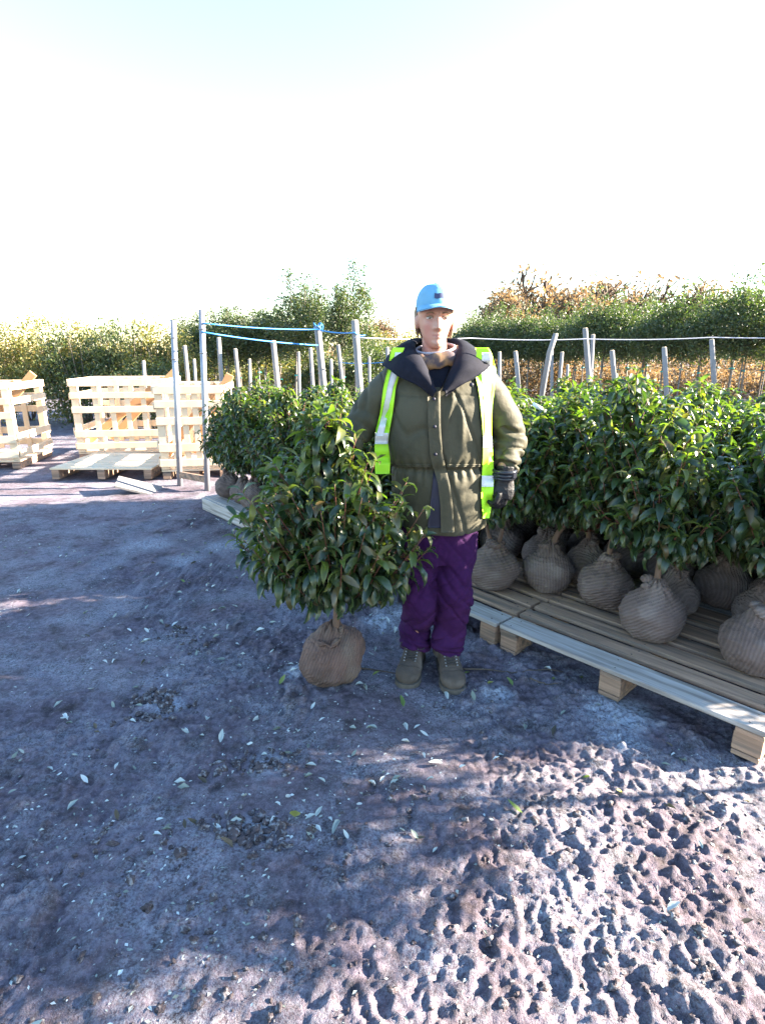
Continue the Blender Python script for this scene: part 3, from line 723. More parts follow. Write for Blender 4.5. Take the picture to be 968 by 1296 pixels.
def make_standard(seed, name, rx, rz, stem, mat_, nclump=48, n_each=100, size=0.032, wisps=6, sig=0.11, stake=True):
    g = np.random.default_rng(seed); root = empty(name); zc = stem + rz
    bend = g.normal(0, .03, 2)
    tr = MB().tube(spline([(0, 0, 0), (bend[0], bend[1], stem * .5), (0, 0, stem), (0, 0, stem + rz * 1.3)], 10), np.linspace(.028, .008, 10), 6)
    for k in range(8):
        a = g.uniform(0, 6.28); z0 = stem + g.uniform(-.05, rz); e = np.array((math.cos(a) * rx * .7, math.sin(a) * rx * .7, z0 + rz * .5))
        tr.tube([(0, 0, z0), e * (.5, .5, 1) + np.array((0, 0, -.12)), e], (.010, .007, .003), 4)
    C = crown_centres(g, nclump, rx, rz, zc)
    V, F = cloud_geo(g, C, n_each, sig, size); vs_ = [V]; fs = [F]; n = len(V)
    for w in range(wisps):                                           # loose leading shoots above the crown
        a = g.uniform(0, 6.28); r = rx * .6 * g.random(); h = g.uniform(.10, .42)
        pts = spline([(r * math.cos(a), r * math.sin(a), zc + rz * .5), (r * math.cos(a) * 1.2, r * math.sin(a), zc + rz + h * .5), (r * math.cos(a) * 1.3, r * math.sin(a) * 1.2, zc + rz + h)], 7)
        tr.tube(pts, np.linspace(.006, .002, 7), 4)
        V, F = cloud_geo(g, pts[2:], 7, 0.05, size); vs_.append(V); fs.append(F + n); n += len(V)
    link('trunk', tr.mesh('trunk', M['grey_bark']), root)
    c = link('crown', new_mesh('crown', np.concatenate(vs_), np.concatenate(fs), mat_, False), root); c['kind'] = 'stuff'
    if stake:
        link('stake', MB().tube([(0.05, 0.03, 0), (0.055, 0.03, stem * 1.02)], 0.013, 6).mesh('stake', M['post']), root)
        link('tie', MB().tube([(-0.045, .01, 1.12), (0.02, -.02, 1.13), (0.075, .02, 1.12)], 0.016, 6).mesh('tie', M['teal']), root)
    return root
def make_bush(seed, name, rx, h, mat_, nclump=54, n_each=110, size=0.038):
    g = np.random.default_rng(seed); root = empty(name)
    tr = MB()
    for k in range(7):
        a = g.uniform(0, 6.28); tr.tube(spline([(0.04 * math.cos(a), .04 * math.sin(a), 0), (rx * .3 * math.cos(a), rx * .3 * math.sin(a), h * .4), (rx * .6 * math.cos(a), rx * .6 * math.sin(a), h * .85)], 7), np.linspace(.02, .004, 7), 5)
    link('stems', tr.mesh('stems', M['grey_bark']), root)
    C = crown_centres(g, nclump, rx, h * .5, h * .52)
    V, F = cloud_geo(g, C, n_each, 0.13, size)
    c = link('crown', new_mesh('crown', V, F, mat_, False), root); c['kind'] = 'stuff'
    return root
def put_copies(protos, places, label, cat, group):
    used = [False] * len(protos)
    for i, (x, y, s, k) in enumerate(places):
        o = protos[k] if not used[k] else copy_tree(protos[k]); used[k] = True
        o.location = (x, y, gz1(x, y) - 0.01); o.scale = (s[0], s[0], s[1]) if isinstance(s, tuple) else (s, s, s); o.rotation_euler = (0, 0, rng.uniform(0, 6.28))
        tag(o, label[i] if isinstance(label, list) else label, cat, group)
# upright evergreens on clear stems, centre and left
ST = [make_standard(500 + k, 'standard_tree', (.42, .5, .38)[k], (.62, .7, .66)[k], 1.42, M['ever'], wisps=(7, 9, 6)[k]) for k in range(3)]
pl = []; labs = []
def by_px(px, ytop, Y, k, sx=1.0, lab='evergreen young tree on a staked stem in the line behind the shrubs'):
    p = at_y(px, ytop, Y); h0 = (2.66, 2.82, 2.74)[k]
    pl.append((p[0], Y, (sx, p[2] / h0), k)); labs.append(lab)
LB = 'young evergreen on a staked stem in the block behind the steel posts'
for (px, yt, Y, k, sx) in ((285, 400, 13, 0, 1.1), (312, 408, 13.5, 2, 1.1), (334, 404, 13, 0, 1.1), (253, 405, 13.5, 2, 1.0), (352, 400, 13, 0, 1.1), (268, 410, 15, 1, 1), (300, 405, 15, 1, 1), (325, 402, 16, 0, 1.1), (232, 412, 14.5, 0, 1.1), (388, 384, 14, 1, .9)):
    by_px(px, yt, Y, k, sx, LB)
for (px, yt, Y, k, sx, lab) in ((372, 368, 12.2, 1, 1.15, 'round-crowned young evergreen left of the pair of poles with blue rope'), (401, 376, 12.6, 0, .95, 'young evergreen whose crown rises behind the pole with rope ends'),
        (431, 372, 11.6, 2, .8, 'slim evergreen on a straight pale staked stem between the two thick poles'), (449, 358, 11.9, 1, .9, 'tallest young evergreen with wispy top behind the thick pole')):
    by_px(px, yt, Y, k, sx, lab)
ST.append(make_standard(507, 'standard_tree', .60, .72, 1.36, M['ever'], nclump=150, n_each=110, sig=.12, stake=False)); pl.append((3.85, 1.90, (1.0, 1.0), 3)); labs.append('unseen evergreen added on the sunny side of the dense block to shade the yard')  # added out of view: its dense crown casts shade on the lower left ground
put_copies(ST, pl, labs, 'tree', 'young evergreens on stems')
# clipped trees on stems, right
HD = [make_standard(520 + k, 'pleached_tree', .62, .62, 1.32, M['ever'], nclump=64, n_each=100, size=0.034, wisps=3, sig=.13) for k in range(3)]
pl = []
for i in range(24):
    u = i / 23.0; x = 2.9 + u * 5.6; y = 20.5 - u * 11.5
    pl.append((x + rng.normal(0, .1), y + rng.normal(0, .15), (1, rng.uniform(.94, 1.06) * (1.0 + .05 * u)), i % 3))
for i in range(12):
    u = i / 11.0; pl.append((3.6 + u * 6.5 + rng.normal(0, .2), 23 - u * 11 + rng.normal(0, .2), (1.05, rng.uniform(.98, 1.1)), i % 3))
put_copies(HD, pl, 'dark evergreen on a thin clear stem, its crown merging into the long hedge-like line', 'tree', 'hedge-like line of stemmed evergreens')
# golden and dark bushes
BU = [make_bush(540 + k, 'bush', (1.0, .8, 1.1)[k], (2.3, 2.0, 2.4)[k], (M['golden'], M['ever'], M['golden'])[k]) for k in range(3)]
pl = []
for (px, yt, Y, k) in ((185, 398, 13, 0), (155, 402, 12.6, 1), (205, 418, 12.5, 0), (120, 400, 14, 2), (95, 410, 12.5, 1), (70, 395, 13, 0), (20, 400, 13.5, 2), (-30, 400, 13, 0)):
    p = at_y(px, yt, Y); h0 = (2.3, 2.0, 2.4)[k]; pl.append((p[0], Y, (1.0, p[2] / h0), k))
put_copies(BU, pl, ['tall golden bush beyond the wooden crates' if q_[3] != 1 else 'tall dark green bush beyond the wooden crates' for q_ in pl], 'bush', 'golden bushes beyond the crates')
BU2 = [make_bush(550 + k, 'bush', 1.1, 2.2, M['golden']) for k in range(2)]
pl = []
for (px, yt, Y, k) in ((505, 412, 18, 0), (478, 420, 20, 1), (535, 415, 21, 0), (575, 425, 22, 1), (455, 425, 21, 0), (360, 430, 23, 1), (300, 432, 24, 0)):
    p = at_y(px, yt, Y); pl.append((p[0], Y, (1.1, p[2] / 2.2), k))
put_copies(BU2, pl, 'sunlit yellowish bush far behind the worker and the poles', 'bush', 'yellowish bushes far behind')
DB = [make_bush(560, 'bush', .7, 1.7, M['ever'])]
pl = []
for (px, yt, Y) in ((468, 428, 13.5), (490, 432, 14.2), (405, 440, 14), (190, 458, 11.5)):
    p = at_y(px, yt, Y); pl.append((p[0], Y, (1.0, p[2] / 1.7), 0))
put_copies(DB, pl, 'dark low evergreen bush among the stems behind the shrub rows', 'bush', 'dark low bushes behind the rows')
# rough growth that reads as one mass
def mass(name, n, xs, ys, hz, size, mat_, lab, seed):
    g = np.random.default_rng(seed); x = g.uniform(*xs, n); y = g.uniform(*ys, n)
    top = hz * (0.7 + 0.4 * fbm(np.c_[x * .9, y * .9, x * 0], 3, seed)); z = top * np.sqrt(g.random(n))
    V, F = cloud_geo(g, np.c_[x, y, z], 1, 0.03, size)
    o = link(name, new_mesh(name, V, F, mat_, False)); tag(o, lab, 'undergrowth', kind='stuff')
mass('undergrowth', 42000, (2.2, 18), (17.5, 24), 1.5, 0.07, M['autumn'], 'rusty brown undergrowth between the clear stems of the dark trees', 5)
mass('undergrowth', 30000, (-14, 2.5), (20, 25), 1.7, 0.075, M['golden'], 'pale yellow rough growth behind the young trees', 6)
mass('undergrowth', 30000, (-40, 60), (38, 50), 2.6, 0.16, M['autumn'], 'far rough scrub at the edge of the nursery', 8)
# bare trees far behind
def bare_tree(seed, H, leafy):
    g = np.random.default_rng(seed); root = empty('bare_tree'); tr = MB(); br = MB(); tips = []
    def grow(p, d, L, r, lvl):
        n = 4; pts = [p]
        for i in range(n):
            d = d + g.normal(0, .10, 3); d[2] += .05; d /= np.linalg.norm(d); pts.append(pts[-1] + d * L / n)
        (tr if lvl == 0 else br).tube(pts, np.maximum(np.linspace(r, r * .55, n + 1), .03), 5 if lvl < 2 else 3, cap=False)
        if lvl >= 4: tips.append(pts[-1]); return
        for k in range((5, 4, 4, 3)[lvl]):
            t = g.uniform(.35, 1.0); q = pts[min(int(t * n), n)]; dd = d * .9 + g.normal(0, .55, 3); dd[2] = abs(dd[2]) * .7 + .2; dd /= np.linalg.norm(dd)
            grow(q, dd, L * g.uniform(.5, .75), r * .5, lvl + 1)
    grow(np.zeros(3), np.array([0, 0, 1.0]), H * .42, H * .012, 0)
    link('trunk', tr.mesh('trunk', M['twig']), root); link('branches', br.mesh('branches', M['twig']), root)
    if leafy:
        V, F = cloud_geo(g, np.array(tips), leafy, .25, .11); c = link('crown', new_mesh('crown', V, F, M['autumn'], False), root); c['kind'] = 'stuff'
    return root
BT = [bare_tree(600 + k, (6.5, 6.0, 5.6)[k], (5, 16, 8)[k]) for k in range(3)]
pl = []
for (px, yt, Y, k) in ((655, 352, 33, 1), (695, 335, 36, 0), (745, 335, 35, 0), (620, 375, 34, 1), (770, 345, 38, 2), (720, 355, 31, 1), (830, 350, 36, 0), (890, 345, 34, 2), (950, 355, 36, 1), (482, 395, 30, 2), (465, 400, 33, 1)):
    p = at_y(px, yt, Y); pl.append((p[0], Y, p[2] / (4.1, 4.9, 4.25)[k], k))
put_copies(BT, pl, 'leafless pale tree with fine twigs far beyond the dark hedge-like line', 'tree', 'bare trees far behind')

# ------------------------------------------------------------------ posts, poles and ropes
def pole(name, top, bot, Y, wpx, m, lab, group, mid=None, n=10, cut=0.0):
    a = at_y(*top, Y); b = at_y(*bot, Y); s = b - a; k = a[2] / -s[2]; base = a + s * k
    pts = [base, a]
    if mid is not None: pts = [base + (at_y(*mid, Y) - base) * 0.0, at_y(*mid, Y), a]
    r = wpx * 0.5 * Y / FPX
    root = empty(name, tuple(base + np.array((0, 0, gz1(base[0], base[1])))))
    pts = np.array(pts); pts[0, 2] = root.location[2] - 0.02
    o = MB().tube(pts, r * np.linspace(1.06, .94, len(pts)), n).obj('shaft', m, root, smooth=True)
    MB().tube([a + (0, 0, 0.001), a + np.array((0, 0, .012))], (r * .92, r * .6), n).obj('end_grain', M['wood_pale'] if m is M['post'] else M['galv'], root)
    tag(root, lab, 'post', group); return root, a
GP = 'posts among the tree lines'
p1, t1 = pole('pole', (402, 414), (410, 495), 7.6, 9, M['post'], 'thick grey pole with blue rope ends knotted on its top', GP)
p2, t2 = pole('pole', (449, 406), (456, 502), 7.3, 9.5, M['post'], 'thick grey pole beside the worker, holding the end of the blue rope', GP)
pole('pole', (346, 432), (352, 496), 8.2, 7, M['post'], 'pale pole standing free above the shrubs left of the roped poles', GP)
for (tp_, bt_, Y, w) in (((277, 428), (281, 490), 9, 5.5), ((298, 442), (303, 495), 9, 5), ((234, 438), (239, 488), 9.5, 5), ((393, 441), (396, 490), 10, 5), ((378, 446), (379, 492), 10.5, 4), ((246, 455), (248, 490), 10.5, 4), ((316, 455), (317, 492), 10, 4),
                         ((490, 440), (491, 470), 10.5, 5), ((419, 455), (420, 490), 11, 4), ((182, 457), (184, 488), 10.5, 4.5), ((467, 452), (468, 490), 11, 4), ((428, 437), (434, 492), 11.2, 5)):
    pole('stake', tp_, bt_, Y, w, M['post'], 'thin grey stake among the stems behind the shrub rows', 'thin stakes behind the rows')
p3, t3 = pole('pole', (740, 416), (745, 480), 8.6, 6.5, M['post'], 'taller of two poles leaning together behind the dense shrub block', GP)
pole('pole', (750, 424), (747, 482), 8.75, 5, M['post'], 'shorter of two poles leaning together behind the dense shrub block', GP)
pole('pole', (703, 423), (690, 487), 8.4, 6.5, M['post'], 'pole with bent top behind the dense shrub block', GP, mid=(695, 446))
for (tp_, bt_, Y, w) in (((698, 443), (698, 490), 9.5, 4), ((711, 446), (707, 488), 9.5, 4.5), ((652, 445), (655, 480), 9.5, 5.5), ((632, 446), (632, 470), 10, 4.5), ((774, 444), (776, 470), 9, 6), ((718, 462), (717, 486), 10, 3.5), ((840, 440), (842, 480), 9, 6), ((900, 430), (903, 480), 9, 6)):
    pole('stake', tp_, bt_, Y, w, M['post'], 'thin grey stake under the dark hedge-like line of trees', 'thin stakes under the dark line')
def rope(pts, r, m, lab, sag=0.02):
    P = []
    for a, b in zip(pts[:-1], pts[1:]):
        for u in np.linspace(0, 1, 9)[: -1]: P.append(np.array(a) * (1 - u) + np.array(b) * u - np.array((0, 0, sag * 4 * u * (1 - u))))
    P.append(np.array(pts[-1])); c = np.array(P)
    o = MB().tube(c, r, 6).obj('rope', m); tag(o, lab, 'rope')
F1, F2 = on_z(228, 615), on_z(262.5, 622)
S1 = at_y(219.5, 405, F1[1]); S2 = at_y(255.5, 392, F2[1])
q = lambda px, py, Y: at_y(px, py, Y)
rope([q(255.5, 420, F2[1] - .04), q(402, 437, 7.53)], .009, M['blue_rope'], 'lower blue rope from the steel post to the thick pole')
rope([q(257, 409, F2[1] - .04), q(402, 417, 7.53), q(449, 421, 7.22), q(462, 424, 7.4)], .008, M['blue_rope'], 'upper blue rope strung over both thick poles')
rope([q(449, 427, 7.25), q(596, 428, 8.3), q(740, 429, 8.53), q(900, 427, 8.7), q(1100, 425, 8.9)], .008, M['pale_rope'], 'pale rope strung to the poles behind the dense shrub block')
rope([q(430, 459, 10.9), q(490, 458, 10.6), q(540, 459, 10.6)], .008, M['blue_rope'], 'low blue line between stakes behind the worker')
kn = MB()
for k in range(5):
    a = k * 1.3; t = np.linspace(0, 6.2, 14); kn.tube(np.c_[t1[0] + .045 * np.cos(t + a), t1[1] + .045 * np.sin(t), t1[2] - .02 + k * .012 + .02 * np.sin(t * 2 + a)], .006, 5)
kn.tube(spline([t1, t1 + (0.03, -.03, .05), t1 + (.07, -.02, .02), t1 + (.06, -.02, -.06)], 9), .006, 5)
tag(kn.obj('rope_knot', M['blue_rope']), 'loops of blue rope knotted over the top of a thick pole', 'rope')
# steel posts with a low rail at the end of the pallet row
pr = empty('post_and_rail', (F1[0], F1[1], 0)); tag(pr, 'two tall grey steel posts joined by a low timber rail beside the crates', 'post')
for a, b in ((F1, S1), (F2, S2)):
    b0 = np.array(a); b0[2] = -.05
    sh = MB().tube([b0, (b0 + b) / 2, b], .031, 14).obj('post', M['galv'], pr)
    for h in (.78, .9): 
        c = b0 + (b - b0) * h; MB().tube([c, c + (0, 0, .014)], .036, 12).obj('clamp', M['galv'], sh)
d = (F2 - F1); L_ = np.linalg.norm(d); ang = math.atan2(d[1], d[0]); RM = np.array([[math.cos(ang), -math.sin(ang), 0], [math.sin(ang), math.cos(ang), 0], [0, 0, 1]])
MB().box((F1 + F2) / 2 + np.array((0, 0, .14)), (L_ + .06, .035, .075), RM, bevel=.004).obj('rail', M['wood'], pr, False)

# ------------------------------------------------------------------ wooden crates, left
def crate(name, x0, y0, w, dp, h, lab, seed, diag=True, mat_=M['wood_pale']):
    root = empty(name, (x0, y0, 0.01), R(9)); tag(root, lab, 'crate', 'slatted wooden crates'); g = np.random.default_rng(seed)
    def b(nm, c, s, m=mat_, Mx=None):
        o = MB().box((0, 0, 0), s, Mx, bevel=.004).mesh(nm, m, False); return link(nm, o, root, c)
    for x in (.05, w - .05):
        for y in (.05, dp - .05): b('corner_post', (x, y, .12 + (h - .12) / 2), (.09, .09, h - .12))
    for x in (.06, w / 2, w - .06): b('runner', (x, dp / 2, .045), (.095, dp, .085), M['wood'])
    n = 8
    for i in range(n): b('deck_board', (w / 2, .07 + i * (dp - .14) / (n - 1), .102), (w, .105, .022))
    for side, y in (('f', -.013), ('b', dp + .013)):
        for z, hh in ((h - .05, .095), (h - .22, .085), (h - .42, .09), (.40, .10), (.20, .09)):
            b('side_slat', (w / 2, y, z + g.normal(0, .006)), (w, .022, hh))
        for x in (.25, .42, .58, .75): b('upright_slat', (w * x, y + (.0235 if side == 'f' else -.0235), .12 + (h - .12) / 2), (.07, .022, h - .14))
    for x in (-.013, w + .013):
        for z, hh in ((h - .05, .095), (h - .24, .085), (.42, .10), (.20, .09)): b('side_slat', (x, dp / 2, z + .004), (.022, dp - .02, hh))
    if diag:
        for (ax, az, bx, bz, y) in ((-.10, .14, w - .12, h - .02, dp * .5), (.25, .20, w + .02, h + .10, dp * .72)):
            v = np.array((bx - ax, 0, bz - az)); L = np.linalg.norm(v); v /= L; Mx = np.array([[v[0], 0, -v[2]], [0, 1, 0], [v[2], 0, v[0]]])
            b('brace', ((ax + bx) / 2, y, (az + bz) / 2), (L, .035, .11), M['wood_orange'], Mx)
    return root
c0 = on_z(212, 608); crate('crate', c0[0] - .06, c0[1], .80, 1.15, 1.13, 'sunlit slatted wooden crate with orange diagonal braces behind the steel posts', 1)
crate('crate', c0[0] - 1.75, c0[1] + 1.3, 1.3, 1.1, 1.15, 'slatted wooden crate standing further back past the low pallet', 2)
crate('crate', c0[0] - 3.4, c0[1] + .5, 1.2, 1.1, 1.13, 'slatted wooden crate at the far end of the crate line', 3)
lp = empty('pallet', (c0[0] - 1.42, c0[1] - .02, 0.012)); tag(lp, 'low pallet of thin sunlit boards lying in front of the crates', 'pallet')
for i in range(9): link('deck_board', MB().box((0, 0, 0), (1.25, .10, .022), bevel=.003).mesh('deck_board', M['wood_pale'], False), lp, (.62, .06 + i * .128, .133 + .002 * (i % 2)))
for x in (.06, .62, 1.19): link('runner', MB().box((0, 0, 0), (.09, 1.13, .115), bevel=.003).mesh('runner', M['wood'], False), lp, (x, .57, .063))
# loose slab leaning on that pallet
sl_ = on_z(178, 622); tag(MB().box(sl_ + np.array((0, 0, .05)), (.5, .35, .03), np.array(Matrix.Rotation(.35, 3, 'Y') @ Matrix.Rotation(.3, 3, 'Z')), bevel=.004).obj('offcut_board', M['post'], None, False), 'grey offcut board lying tilted on the ground before the low pallet', 'board')

# ------------------------------------------------------------------ the worker
PY = 2.46
PC = np.array([0.232, PY])
def ringset(rows, n=56, sup=2.3):
    """horizontal rings: z, cx, cy, rx, ry_front, ry_back (spline through rows)"""
    rows = spline(rows, len(rows) * 5); V = []
    for z, cx, cy, rx, rf, rb in rows:
        for j in range(n):
            a = 2 * math.pi * j / n; c, s = math.cos(a), math.sin(a)
            c = math.copysign(abs(c) ** (2 / sup), c); s = math.copysign(abs(s) ** (2 / sup), s)
            V.append((cx + rx * c, cy + (rb if s > 0 else rf) * s, z))
    m = len(rows); F = grid_faces(m, n, True); F.append(tuple(range(n - 1, -1, -1))); F.append(tuple((m - 1) * n + j for j in range(n)))
    return np.array(V), F
def limb(pts, rad, n=24, steps=None, ry=None):
    P = spline(np.c_[np.array(pts, float), np.array(rad, float), np.array(ry if ry is not None else rad, float)], steps or len(pts) * 6)
    return tube_geo(P[:, :3], P[:, 3], n, True, P[:, 4])
def union(parts, vox, sm=3, f=.5):
    m = MB()
    for V, F in parts: m.add(V, F)
    return remesh(np.concatenate(m.V), m.F, vox, sm, f)

# joints (world)
SH_R, EL_R, WR_R = np.array((.405, 2.475, 1.385)), np.array((.545, 2.50, 1.145)), np.array((.520, 2.405, 1.02))
SH_L, EL_L, WR_L = np.array((.060, 2.475, 1.385)), np.array((-.105, 2.45, 1.195)), np.array((-.155, 2.325, 1.115))
AN_L, AN_R = np.array((.158, 2.545, .10)), np.array((.318, 2.505, .10))
HC = np.array((.214, 2.445, 1.640))                 # between the eyes, head centre
# ---- head
def head_geo():
    nz_, nt = 90, 96
    zt = np.array([-.116, -.108, -.095, -.075, -.05, -.025, 0, .03, .06, .09, .11, .122])
    wv = np.array([.018, .030, .038, .048, .057, .0645, .070, .0725, .071, .058, .038, .006])
    fv = np.array([.055, .080, .087, .085, .084, .084, .082, .090, .087, .070, .045, .006])
    bv = np.array([.02, .03, .035, .045, .062, .080, .091, .098, .097, .080, .054, .008])
    V = []
    for z in np.linspace(-.116, .122, nz_):
        w, f, b = (np.interp(z, zt, q_) for q_ in (wv, fv, bv))
        for j in range(nt):
            a = 2 * math.pi * j / nt; c, s = math.cos(a), math.sin(a); ex = 2 / (2.25 if s > 0 else 1.92)
            x = w * math.copysign(abs(c) ** ex, c); y = (b if s > 0 else f) * math.copysign(abs(s) ** ex, s)
            if s < 0:
                k = min(1, -s * 1.4)
                G = lambda x0, z0, sx, sz: math.exp(-((x - x0) / sx) ** 2 - ((z - z0) / sz) ** 2)
                d = 0
                if z < .022: d += .027 * math.exp(-(x / (.0085 + .006 * np.clip((.012 - z) / .05, 0, 1))) ** 2) * np.clip((.026 - z) / .062, 0, 1) * (1 / (1 + math.exp(-(z + .044) / .0022)))
                d += .006 * (G(.011, -.036, .007, .007) + G(-.011, -.036, .007, .007))
                d -= .013 * (G(.031, .002, .015, .010) + G(-.031, .002, .015, .010))
                d += .006 * (G(.026, .021, .020, .006) + G(-.026, .021, .020, .006))
                d += .005 * (G(.045, -.028, .018, .016) + G(-.045, -.028, .018, .016))
                d += .0035 * (G(0, -.0605, .020, .005) + G(0, -.0715, .017, .005)) - .005 * G(0, -.066, .024, .0022)
                d -= .004 * G(0, -.082, .02, .006); d += .006 * G(0, -.098, .02, .012)
                d += .004 * (G(.031, -.003, .011, .003) + G(-.031, -.003, .011, .003))
                y -= d * k
            V.append((x, y, z))
    F = grid_faces(nz_, nt, True); F.append(tuple(range(nt - 1, -1, -1))); F.append(tuple((nz_ - 1) * nt + j for j in range(nt)))
    return np.array(V), F
HT = np.array(Matrix.Rotation(R(3), 3, 'Z') @ Matrix.Rotation(R(2), 3, 'X'))     # head turned a little
hv, hf = head_geo(); hv = hv @ HT.T + HC
ears = []
for s in (-1, 1):
    e = IV * np.array([.010, .020, .031]); e[:, 0] *= 1 + .3 * np.sign(e[:, 0] * s); ears.append((e @ HT.T + HC + HT @ np.array((s * .071, .012, -.012)), IF))
parts = [(hv, hf)] + ears
parts.append(limb([HC + (0, .02, -.07), HC + (.002, .025, -.12), (.218, 2.475, 1.47), (.222, 2.475, 1.40)], [.050, .052, .056, .075], 24))
parts.append(ringset([(.80, .235, PY, .155, .105, .11), (.95, .234, PY, .15, .10, .10), (1.1, .234, PY, .155, .105, .10), (1.28, .233, PY, .165, .11, .105), (1.39, .232, PY + .01, .15, .085, .085), (1.44, .23, PY + .012, .08, .06, .06)]))
for S, E_, W_ in ((SH_R, EL_R, WR_R), (SH_L, EL_L, WR_L)):
    parts.append(limb([S, (S + E_) / 2, E_, (E_ + W_) / 2, W_], [.052, .044, .038, .036, .026]))
for A_, hx in ((AN_L, .155), (AN_R, .318)):
    parts.append(limb([(hx, PY, .86), (hx, PY - .005, .68), ((hx + A_[0]) / 2, PY - .005, .48), ((hx + A_[0]) / 2, PY + .02, .35), A_, A_ + (0, 0, -.06)], [.074, .066, .046, .042, .032, .034]))
    parts.append(limb([A_ + (0, .02, -.055), A_ + (0, -.05, -.055), A_ + (0, -.13, -.07)], [.035, .036, .022]))
V, F, N_ = union(parts, .0036, 1, .4)
zl = V @ np.array((0, 0, 1)); hl = (V - HC) @ HT
lipm = (np.abs((hl[:, 2] + .066) / .0068) ** 2 + (hl[:, 0] / .022) ** 2 < 1) & (hl[:, 1] < -.06)
midx = [1 if sum(lipm[i] for i in f_) >= 3 else 0 for f_ in F]
P0 = np.array((PC[0], 2.50, 0.0))
person = link('person', new_mesh('person', V - P0, F, [M['skin'], M['lip']], True, midx), None, tuple(P0))
tag(person, 'standing worker in olive jacket, purple trousers and blue cap holding a tree upright', 'person')
# eyes, brows, hair
for s in (-1, 1):
    c = HC + HT @ np.array((s * .031, -.0645, .0005)); nu, nv = 20, 14; Ev = []
    for i in range(nv):
        ph = -math.pi / 2 + math.pi * i / (nv - 1)
        for j in range(nu):
            th = 2 * math.pi * j / nu; Ev.append((math.cos(ph) * math.cos(th) * .0135, -math.sin(ph) * .0115, math.cos(ph) * math.sin(th) * .0056))
    fs = grid_faces(nv, nu, True); put('eye', np.array(Ev) @ HT.T + c, fs, [M['eye'], M['iris']], person, True, [1 if (np.mean([Ev[i][1] for i in f_]) < -.0095) else 0 for f_ in fs])
    bro = spline([(s * .016, -.089, .017), (s * .030, -.088, .0215), (s * .047, -.074, .017)], 9); m = MB(); m.tube(bro @ HT.T + HC, np.array([.0015, .002, .0024, .0024, .0022, .002, .0018, .0015, .001]), 6); m.obj('eyebrow', M['hair'], person)
    lid = spline([(s * .018, -.0745, .004), (s * .031, -.0775, .0075), (s * .044, -.069, .004)], 9); m = MB(); m.tube(lid @ HT.T + HC, .0022, 6); m.obj('eyelash', M['hair'], person)
hm = MB(); g = np.random.default_rng(3)
for k in range(150):
    a = g.uniform(R(-8), R(188)); z0 = g.uniform(.02, .05); c_, s_ = math.cos(a), math.sin(a)
    ln = g.uniform(.06, .115) if s_ > .12 else g.uniform(.05, .085)
    p0 = np.array((.0735 * c_, .099 * s_ + .002, z0)); p1 = np.array((.077 * c_, .100 * s_ + .008, z0 - ln * .5)); p2 = np.array((.066 * c_ + g.normal(0, .004), .080 * s_ + .02, z0 - ln))
    if s_ <= .12: p1[1] += .022; p2[1] += .028; p0[1] += .015
    hm.tube(spline([p0, p1, p2], 6) @ HT.T + HC, np.array([.004, .0055, .006, .0055, .0045, .0015]), 5)
hm.obj('hair', M['hair'], person)
# ---- cap
cv = []; nz_, nt = 30, 64
for i in range(nz_):
    u = i / (nz_ - 1); z = .044 + .088 * math.sin(u * math.pi / 2); k = math.cos(u * math.pi / 2) ** .62
    for j in range(nt):
        a = 2 * math.pi * j / nt; c_, s_ = math.cos(a), math.sin(a)
        ry_ = .106 if s_ > 0 else .100
        seam = -.0012 * math.exp(-((math.fmod(a + math.pi / 6, math.pi / 3) - math.pi / 6) / .03) ** 2)
        cv.append(((.0775 * k + seam) * c_, (ry_ * k + seam) * s_ + .004, z + (.006 * max(0, -s_) * (1 - u))))
cv = np.array(cv); cv += .0018 * np.c_[vnoise(cv * 40, 2), vnoise(cv * 40, 3), vnoise(cv * 40, 4)]
cap = put('cap', cv @ HT.T + HC, grid_faces(nz_, nt, True), M['cap'], person)
bv_ = []; nb, mb_ = 26, 12
for lay in (0, 1):
    for i in range(nb):
        a = R(-172) + R(164) * i / (nb - 1); c_, s_ = math.cos(a), math.sin(a)
        for j in range(mb_):
            u = j / (mb_ - 1); ext = (.068 * abs(s_) ** .75) * u
            x = .077 * c_ * (1 + .03 * u); y = .098 * s_ + .004 - ext
            z = .050 - .012 * u - .42 * abs(x) ** 1.5 * (.6 + 1.0 * u) + (.0038 if lay == 0 else 0)
            bv_.append((x, y, z))
bf = []; k0 = nb * mb_
for f_ in grid_faces(nb, mb_): bf.append(f_); bf.append(tuple(i + k0 for i in f_[::-1]))
for i in range(nb - 1):
    a_ = i * mb_ + mb_ - 1; bf.append((a_, a_ + mb_, a_ + mb_ + k0, a_ + k0))
put('brim', np.array(bv_) @ HT.T + HC, bf, M['cap'], cap)
m = MB().tube([HC + HT @ np.array((0, .004, .129)), HC + HT @ np.array((0, .004, .136))], (.008, .005), 10); m.obj('top_button', M['cap'], cap)
ev = []
for i in range(7):
    for j in range(11):
        u = j / 10 * 2 - 1; w = i / 6 * 2 - 1; a = R(-90) + u * .24; z = .078 + w * .0095; uu = math.asin(min(1, (z - .044) / .088)) / (math.pi / 2); k = math.cos(uu * math.pi / 2) ** .62
        ev.append((.0775 * k * 1.03 * math.cos(a), .100 * k * 1.03 * math.sin(a) + .002, z + .004 + .0012 * math.sin(u * 4)))
put('emblem', np.array(ev) @ HT.T + HC, grid_faces(7, 11), M['emblem'], cap)

